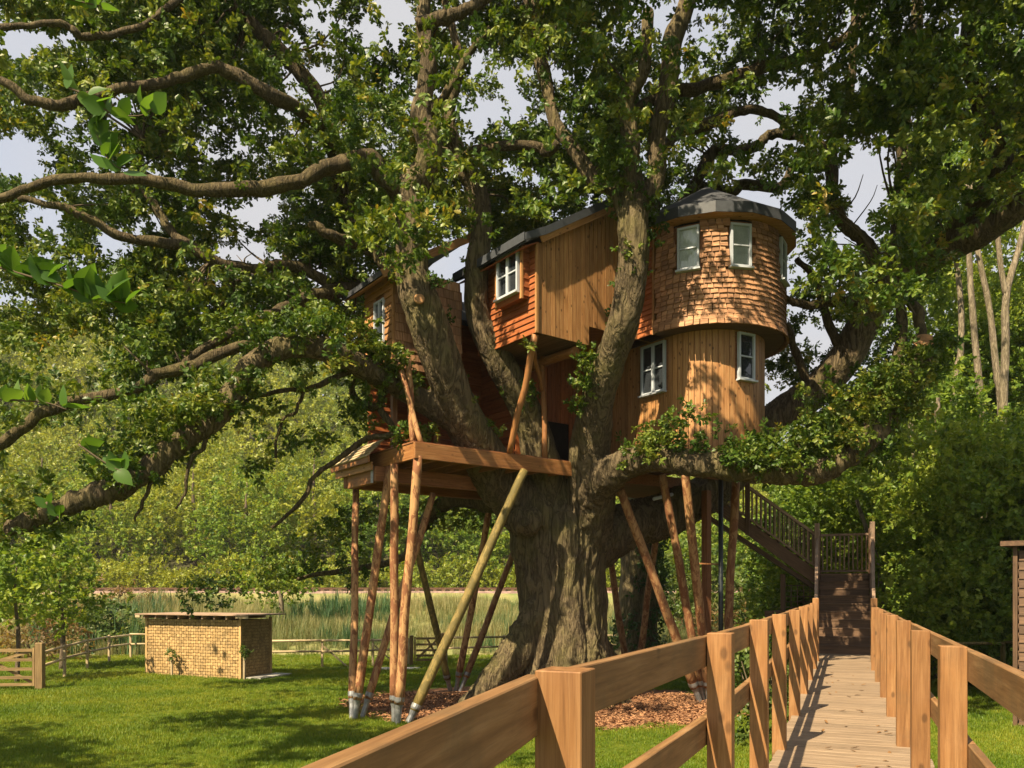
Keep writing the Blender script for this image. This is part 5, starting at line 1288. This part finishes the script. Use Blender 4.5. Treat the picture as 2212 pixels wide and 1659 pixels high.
def balustrade(a, b, za, zb, h, sp=.105, mat='grey_wood', low=.09):
    a = Vector((a.x, a.y, 0)); b = Vector((b.x, b.y, 0)); d = b - a; L = d.length; nb = int(L / sp)
    board('handrail', a + UZ * (za + h), b + UZ * (zb + h), .07, .06, M[mat], stair)
    board('bottom_rail', a + UZ * (za + low), b + UZ * (zb + low), .05, .05, M[mat], stair)
    for k in range(1, nb):
        t = k / nb; q = a + d * t; z = za + (zb - za) * t
        board('baluster', q + UZ * (z + low + .025), q + UZ * (z + h - .028), .036, .036, M[mat], stair, up=d.normalized())
balustrade(bL, bR, ZL, ZL, 1.05, .10)
balustrade(nR, bR, ZL, ZL, 1.05)
for a, b in ((lL, nL), (lR, nR)):
    board('handrail', Vector((a.x, a.y, ZK + 1.05)), Vector((b.x, b.y, ZL + .85)), .06, .12, M['grey_wood'], stair)
    board('lower_rail', Vector((a.x, a.y, ZK + .55)), Vector((b.x, b.y, ZL + .4)), .05, .10, M['grey_wood'], stair)
# upper flight, turning back to the house
G = Vector((-.955, .295, 0)).normalized(); Gn = Vector((G.y, -G.x, 0))
s0 = nL + TD * .12; ZU = 5.28; n2 = 12; run = 2.95
s1 = s0 + G * run; back = TD * .95
for q in (0, 1):
    o = TD * (.95 * q)
    board('string', s0 + o + UZ * (ZL - .12), s1 + o + UZ * (ZU - .12), .05, .30, M['dark_wood'], stair)
for k in range(n2):
    c = s0 + G * (run * (k + .5) / n2); z = ZL + (ZU - ZL) * (k + 1) / n2 - .08
    board('tread', c + TD * .03 + UZ * z, c + TD * .92 + UZ * z, .27, .04, M['dark_wood'], stair, up=UZ)
    board('riser', c - G * .12 + TD * .03 + UZ * (z - .115), c - G * .12 + TD * .92 + UZ * (z - .115), .02, .16, M['dark_wood'], stair)
mid = s0 + G * run * .58
newel(mid, ZL + (ZU - ZL) * .58 + 1.1, ZL + (ZU - ZL) * .58 - .3, 'dark_wood'); newel(s1, ZU + 1.15, ZU - .4, 'dark_wood')
balustrade(s0, s1, ZL - .02, ZU - .02, 1.0, .11, 'grey_wood', .18)
balustrade(s0 + back, s1 + back, ZL - .02, ZU - .02, 1.0, .11, 'dark_wood', .18)
# carrying beams, post and trellis under the flight
board('carrying_beam', s0 + TD * .5 - G * .2 + UZ * (ZL - .55), s1 + TD * .5 + UZ * (ZU - .62), .9, .10, M['dark_wood'], stair)
q = s0 + G * .85 + TD * .3
board('under_post', q + UZ * float(ground_z(q.x, q.y)), q + UZ * (ZL - .0), .12, .12, M['dark_wood'], stair, up=TD)
ta = s0 + G * .78 + UZ * 1.2; tb_ = s0 + G * .02 + UZ * 1.2
for k in range(6):
    t = k / 5; a = ta.lerp(tb_, t); board('trellis_slat', a + UZ * .9, a + UZ * 1.5, .022, .018, M['dark_wood'], stair, up=TD)
for k in range(5):
    board('trellis_slat', ta + UZ * (.92 + k * .14) + TD * .022, tb_ + UZ * (.92 + k * .14) + TD * .022, .018, .022, M['dark_wood'], stair)
board('trellis_rail', ta - G * -.5 + UZ * .72, tb_ + UZ * .8, .12, .2, M['dark_wood'], stair)

# ------------------------------------------------------------------ wattle shed
def shed():
    L_ = Vector((-11.25, 24.65, 0)); R_ = Vector((-7.92, 23.35, 0)); e = (R_ - L_).normalized(); b = Vector((-e.y, e.x, 0)) * 1.35
    t = thing('wattle_shed', 'low flat roofed store shed with woven wood walls on the lawn', 'shed', (L_ + R_) / 2)
    zl = gz(L_.x, L_.y) - .02; h = 1.74
    m = MB(); V, Fc = prism([L_ + e * .03 + b * .02, R_ - e * .03 + b * .02, R_ - e * .03 + b * .98, L_ + e * .03 + b * .98], UZ * (h - .05)); m.add(V, Fc); m.build('wall_core', M['fence_dark'], t)
    # woven panels: split laths passing in front of and behind the uprights
    def weave(a, d, nrm, w, nm):
        nx = int(w / .09); nz = int(h / .09); m = MB()
        for j in range(nz):
            z = zl + .04 + j * h / nz
            for i in range(nx):
                fr = (i + j) % 2; off = .012 if fr else .006
                q = a + d * ((i + .5) * w / nx) + nrm * off + UZ * (z + rng.uniform(-.003, .003))
                c = d * (w / nx * .44)
                m.box(q - c, q + c, .012, h / nz * rng.uniform(.82, .88), up=UZ + nrm * rng.uniform(-.15, .15))
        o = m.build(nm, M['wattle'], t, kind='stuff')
    nf = -Vector((-e.y, e.x, 0))
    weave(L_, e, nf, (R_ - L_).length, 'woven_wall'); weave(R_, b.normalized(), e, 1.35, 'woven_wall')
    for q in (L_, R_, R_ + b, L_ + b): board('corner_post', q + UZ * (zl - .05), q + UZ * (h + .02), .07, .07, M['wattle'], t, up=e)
    nrf = 8
    for k in range(nrf):
        q = L_ + e * ((R_ - L_).length * (k + .25) / nrf)
        board('rafter', q - b.normalized() * .22 + UZ * (h + .03), q + b * 1.12 + UZ * (h + .03), .06, .10, M['grey_wood'], t)
    c0 = L_ - e * .18 - b.normalized() * .26; c1 = R_ + e * .5 - b.normalized() * .26
    board('roof_board', c0 + b * .62 + UZ * (h + .105), c1 + b * .62 + UZ * (h + .105), 1.75, .035, M['grey_wood'], t)
    board('roof_batten', c0 + UZ * (h + .05), L_ - b.normalized() * .26 + UZ * (h + .05), .05, .09, M['fence_wood'], t)
    board('roof_batten', R_ + e * .03 - b.normalized() * .24 + UZ * (h + .05), c1 + UZ * (h + .05), .05, .09, M['fence_wood'], t)
    # door boards on the right side
    m = MB(); m.box(R_ + b * .1 + e * .3 + UZ * (zl + .02), R_ + b * 1.2 + e * .3 + UZ * (zl + .02), .6, .05); o = m.build('doorstep', M['stone'], t)
    return R_, e, b
R_, e_, b_ = shed()
# stakes with young trees in front of the shed
def sapling(lb, c, h):
    z = gz(c.x, c.y); t = thing('staked_sapling', lb, 'sapling', (c.x, c.y, z))
    board('stake', c + UZ * (z - .05), c + UZ * (z + h * .72), .045, .045, M['fence_wood'], t, up=(1, 0, 0))
    V, Fc = tube_geo([(c.x + .04, c.y - .03, z - .03), (c.x + .06, c.y - .03, z + h * .5), (c.x + .04, c.y - .03, z + h)], [.012, .010, .005], 6); mobj('stem', V, Fc, M['twig'], t, True)
    p = shell((c.x + .04, c.y - .03, z + h * .86), (.17, .17, .2), 12, .2, -1); scatter('leaves', p, rand_rot(len(p), .8), rng.uniform(.55, .8, len(p)), rng.integers(0, 2, len(p)), bush_sprays, t)
sapling('tiny staked sapling at the right front corner of the wattle shed', R_ + e_ * .22 - b_.normalized() * .12 + Vector((0, 0, 0)), .98)
sapling('tiny sapling in front of the middle of the wattle shed', R_ - e_ * 2.35 - b_.normalized() * .25, .8)

# ------------------------------------------------------------------ fences and gates
def fence(name, lb, pts, sp, mat, h=.95, two=(.90, .55), pw=.07, braces=()):
    pts = [Vector((p[0], p[1], 0)) for p in pts]
    t = thing(name, lb, 'fence', (pts[0].x, pts[0].y, gz(pts[0].x, pts[0].y)))
    posts = []
    for a, b in zip(pts[:-1], pts[1:]):
        n_ = max(1, round((b - a).length / sp)); posts += [a.lerp(b, k / n_) for k in range(n_)]
    posts.append(pts[-1])
    for q in posts:
        g = gz(q.x, q.y); board('post', q + UZ * (g - .1), q + UZ * (g + h + R5.uniform(-.03, .05)), pw, pw, M[mat], t, up=(R5.uniform(-.2, .2), 1, 0), ch=.006)
    for a, b in zip(posts[:-1], posts[1:]):
        ga, gb = gz(a.x, a.y), gz(b.x, b.y)
        for z in two:
            log('rail', Vector((a.x, a.y - .05, ga + z + R5.uniform(-.02, .02))), Vector((b.x, b.y - .05, gb + z + R5.uniform(-.02, .02))), .042, .038, M[mat], t, 4, 6, .15, .01)
    for k in braces:
        q = posts[k]; d = (posts[k + 1] - q).normalized(); g = gz(q.x, q.y)
        board('brace', q + UZ * (g + .75), q + d * .85 + UZ * g, .05, .05, M[mat], t)
    return t
fence('paddock_fence', 'pale cleft rail fence curving from the gate post to the wattle shed', [(-12.3, 20.9), (-13.2, 23.6), (-13.7, 25.8), (-14.1, 28.0), (-14.4, 30.2), (-13.4, 30.6)], 2.2, 'fence_wood')
fence('paddock_fence', 'pale two rail fence along the reeds between the wattle shed and the little gate', [(-13.3, 30.6), (-8.3, 27.2), (-6.5, 27.4), (-4.8, 27.6), (-3.6, 27.8)], 1.8, 'fence_wood', braces=(4, 5))
fence('paddock_fence', 'two rail fence from the little gate to behind the oak trunk', [(-2.3, 28.1), (-.3, 28.6), (1.6, 29.1), (4.2, 29.4)], 1.9, 'fence_wood')
fence('paddock_fence', 'pale rail fence in the field behind the downpipe and under the stair', [(8.0, 31.5), (10.0, 31.6), (12.0, 31.8)], 1.9, 'fence_wood')
fence('paddock_fence', 'low bleached rail fence slanting down between the ivy trunk and the poles', [(5.2, 27.0), (6.4, 29.0), (7.8, 31.0)], 1.9, 'fence_wood', .75, (.7, .4))
fence('woodland_fence', 'mossy single rail fence in the shade along the wood at the right', [(9.6, 18.5), (11.6, 18.9), (13.6, 18.6)], 2.0, 'pole_green', 1.3, (1.28,), .08)
def gate(name, lb, a, b, h, nb, postw, dark='fence_dark'):
    a = Vector((a[0], a[1], 0)); b = Vector((b[0], b[1], 0)); g = gz(a.x, a.y)
    t = thing(name, lb, 'gate', (a.x, a.y, g)); d = (b - a).normalized(); L = (b - a).length
    board('hanging_post', a + UZ * (g - .1), a + UZ * (g + h + .13), postw, postw, M[dark], t, up=d, ch=.015)
    board('shutting_post', b + UZ * (g - .1), b + UZ * (g + h + .05), postw * .8, postw * .8, M[dark], t, up=d, ch=.01)
    p, q = a + d * (postw * .6 + .04), b - d * (postw * .5 + .04)
    for w in (p, q): board('stile', w + UZ * (g + .1), w + UZ * (g + h), .07, .05, M[dark], t, up=d)
    for k in range(nb):
        z = g + .14 + (h - .2) * (k / (nb - 1)) ** 1.15
        board('bar', p + d * .04 + UZ * z, q - d * .04 + UZ * z, .03, .075, M[dark], t)
    dn = Vector((-d.y, d.x, 0)) * -.035
    board('brace', p + d * .05 + dn + UZ * (g + h - .08), q - d * .05 + dn + UZ * (g + .16), .025, .07, M[dark], t)
    board('brace', p + d * .05 + dn * 1.8 + UZ * (g + .16), p.lerp(q, .5) + dn * 1.8 + UZ * (g + h - .08), .025, .07, M[dark], t)
    return t
gate('field_gate', 'five bar timber field gate with a stout post at the left edge of the lawn', (-12.15, 20.6), (-15.3, 20.2), 1.08, 5, .19)
gate('garden_gate', 'small dark timber gate in the fence behind the log poles', (-2.4, 28.05), (-3.5, 27.85), .95, 5, .16)
m = MB(); m.box(P(822, 1447, 26.2), P(905, 1447, 26.2), .7, .12); o = m.build('stone_slab', M['stone']); tag(o, 'pale stone slab lying in the grass in front of the small gate', 'slab')
# the dark shed at the right edge
def darkshed():
    a = P(2202, 1465, 14.5); a.z = 0; t = thing('dark_shed', 'dark timber building with wavy lap boards at the right edge', 'shed', a)
    d = Vector((.72, 1, 0)).normalized(); rgt = Vector((1, -.72, 0)).normalized(); g = gz(a.x, a.y) - .1; top = P(2188, 1180, 14.5).z
    V, Fc = prism([a + UZ * g, a + rgt * 3 + UZ * g, a + rgt * 3 + d * 3 + UZ * g, a + d * 3 + UZ * g], UZ * (top - g)); mobj('wall_core', V, Fc, M['dark_inside'], t)
    k = 0; z = g
    while z < top - .1:
        board('lap_board', a - d * .0 + rgt * -.02 + Vector((0, -.03, 0)) + UZ * (z + .09), a + rgt * 3 + Vector((0, -.03, 0)) + UZ * (z + .09 + R5.uniform(-.01, .01)), .03, .185, M['dark_wood'], t, up=UZ + Vector((0, .16, 0)))
        board('lap_board', a - rgt * .03 + UZ * (z + .09), a - rgt * .03 + d * 3 + UZ * (z + .09), .03, .185, M['dark_wood'], t, up=UZ + rgt * .16)
        z += .165
    V, Fc = prism([a - rgt * .28 - d * .25 + UZ * top, a + rgt * 3.2 - d * .25 + UZ * top, a + rgt * 3.2 + d * 3.2 + UZ * (top + .1), a - rgt * .28 + d * 3.2 + UZ * (top + .1)], UZ * .09); mobj('roof', V, Fc, M['dark_wood'], t)
    board('corner_board', a - rgt * .06 - d * .06 + UZ * g, a - rgt * .06 - d * .06 + UZ * top, .07, .07, M['dark_wood'], t, up=d)
darkshed()
# ------------------------------------------------------------------ railway line on its bank
tr = thing('railway_track', 'rusty railway line running along the top of the far bank', 'railway', (-15, 62.5, 2.45))
zt = gz(-15, 62.5)
V, Fc = prism([Vector((-70, 61.0, zt - .1)), Vector((-70, 61.6, zt + .18)), Vector((-70, 64.4, zt + .18)), Vector((-70, 65.2, zt - .1))], Vector((100, 0, 0))); mobj('ballast_bed', V, Fc, M['ballast'], tr)
for y in (62.3, 63.73): board('running_rail', (-70, y, zt + .37), (30, y, zt + .37), .07, .15, M['rust'], tr)
m = MB()
for k in range(150): m.box((-70 + k * .667, 61.75, zt + .24), (-70 + k * .667, 64.3, zt + .24), .25, .12)
m.build('sleepers', M['dark_wood'], tr, kind='stuff')

# ------------------------------------------------------------------ grass, reeds, mulch chips
lawn_t = [tuft_obj('lawn_tuft', M['grassblade'], 26, .055, .085, .006, s) for s in (21, 22, 23)]
reed_t = [tuft_obj('reed_tuft', M['reedblade'], 22, 1.0, .28, .022, s, .45) for s in (24, 25)]
n = 72000
gp = []
Yv = 9.5 + (31.5 - 9.5) * rng.random(n) ** 1.5; Xv = np.where(rng.random(n) < .84, rng.uniform(-.66, .72, n) * Yv, rng.uniform(-24, 12, n))
ok = (Xv < 12) & ((((Xv - (TR.x - .3)) / 4.35) ** 2 + ((Yv - (TR.y - .2)) / 3.4) ** 2) > 1 + .2 * np.sin(Xv * 4) * np.sin(Yv * 3))
gpts = np.column_stack([Xv, Yv, ground_z(Xv, Yv)])[ok]
hgt = np.array([.7 + .6 * (mnoise.noise(Vector((p[0] * .5, p[1] * .5, 0))) + .3) for p in gpts])
tag(scatter('lawn_grass', gpts, np.column_stack([rng.normal(0, .12, len(gpts)), rng.normal(0, .12, len(gpts)), rng.uniform(0, 6.28, len(gpts))]), np.clip(hgt, .5, 1.5) * rng.uniform(.8, 1.25, len(gpts)) * (1 + .02 * gpts[:, 1]), rng.integers(0, 3, len(gpts)), lawn_t), kind='stuff')
n = 9000
Yv = rng.uniform(31.2, 60, n); Xv = rng.uniform(-.66, .66, n) * Yv
dens = np.array([mnoise.noise(Vector((x * .12, y * .2, 5))) for x, y in zip(Xv, Yv)])
ok = (Yv < 57) | (rng.random(n) < .2); Xv, Yv, dens = Xv[ok], Yv[ok], dens[ok]
rp = np.column_stack([Xv, Yv, ground_z(Xv, Yv)])
tag(scatter('reed_bed', rp, np.column_stack([rng.normal(0, .1, len(rp)), rng.normal(0, .1, len(rp)), rng.uniform(0, 6.28, len(rp))]), np.clip(.55 + 1.1 * (dens + .15), .3, 1.5) * rng.uniform(.7, 1.2, len(rp)), rng.integers(0, 2, len(rp)), reed_t), kind='stuff')
green_t = [tuft_obj('bulrush_tuft', M['reedgreen'], 18, 1.25, .25, .03, s, .3) for s in (26, 27)]
n = 2600; Yv = rng.uniform(31.5, 54, n); Xv = rng.uniform(-.6, .6, n) * Yv
dens = np.array([mnoise.noise(Vector((x * .16, y * .22, 9))) for x, y in zip(Xv, Yv)]); ok = dens > .06; Xv, Yv, dens = Xv[ok], Yv[ok], dens[ok]
bp_ = np.column_stack([Xv, Yv, ground_z(Xv, Yv)])
tag(scatter('bulrushes', bp_, np.column_stack([rng.normal(0, .1, len(bp_)), rng.normal(0, .1, len(bp_)), rng.uniform(0, 6.28, len(bp_))]), np.clip(.6 + 1.6 * dens, .4, 1.3) * rng.uniform(.7, 1.15, len(bp_)), rng.integers(0, 2, len(bp_)), green_t), kind='stuff')
bm_ = []
for s_ in (31, 32):
    r = random.Random(s_); V = []; Fc = []
    for k in range(9):
        a = r.uniform(0, 6.28); c = Vector((r.uniform(-.12, .12), r.uniform(-.12, .12), r.uniform(0, .02))); u = Vector((math.cos(a), math.sin(a), r.uniform(-.3, .3))) * r.uniform(.015, .04); w = Vector((-math.sin(a), math.cos(a), .2)) * r.uniform(.006, .014)
        o = len(V); V += [c - u - w, c + u - w, c + u + w + Vector((0, 0, .006)), c - u + w + Vector((0, 0, .006))]; Fc.append((o, o + 1, o + 2, o + 3))
    me = bpy.data.meshes.new('chip_shape'); me.from_pydata([tuple(v) for v in V], [], Fc); me.materials.append(M['chip']); bm_.append(bpy.data.objects.new('chips', me))
n = 3600; a = rng.uniform(0, 6.283, n); r = np.sqrt(rng.random(n)); X = TR.x - .3 + 4.6 * r * np.cos(a); Y = TR.y - .2 + 3.55 * r * np.sin(a); ok = Y < 19.5
cp = np.column_stack([X, Y, ground_z(X, Y) + .035])[ok]
tag(scatter('mulch_chips', cp, np.column_stack([rng.normal(0, .2, len(cp)), rng.normal(0, .2, len(cp)), rng.uniform(0, 6.28, len(cp))]), rng.uniform(.8, 1.3, len(cp)), rng.integers(0, 2, len(cp)), bm_), kind='stuff')
# ------------------------------------------------------------------ air
hm, hnt, hb, hout = newmat('haze_air'); hnt.nodes.clear()
ho = hnt.nodes.new('ShaderNodeOutputMaterial'); hv = hnt.nodes.new('ShaderNodeVolumePrincipled')
hv.inputs['Color'].default_value = (.90, .93, .97, 1); hv.inputs['Density'].default_value = .00024; hv.inputs['Anisotropy'].default_value = .2
hnt.links.new(hv.outputs[0], ho.inputs['Volume'])
V, Fc = prism([Vector((-301, -61, -2)), Vector((301, -61, -2)), Vector((301, 321, -2)), Vector((-301, 321, -2))], Vector((0, 0, 80)))
haze = mobj('haze', V, Fc, hm); tag(haze, kind='stuff')
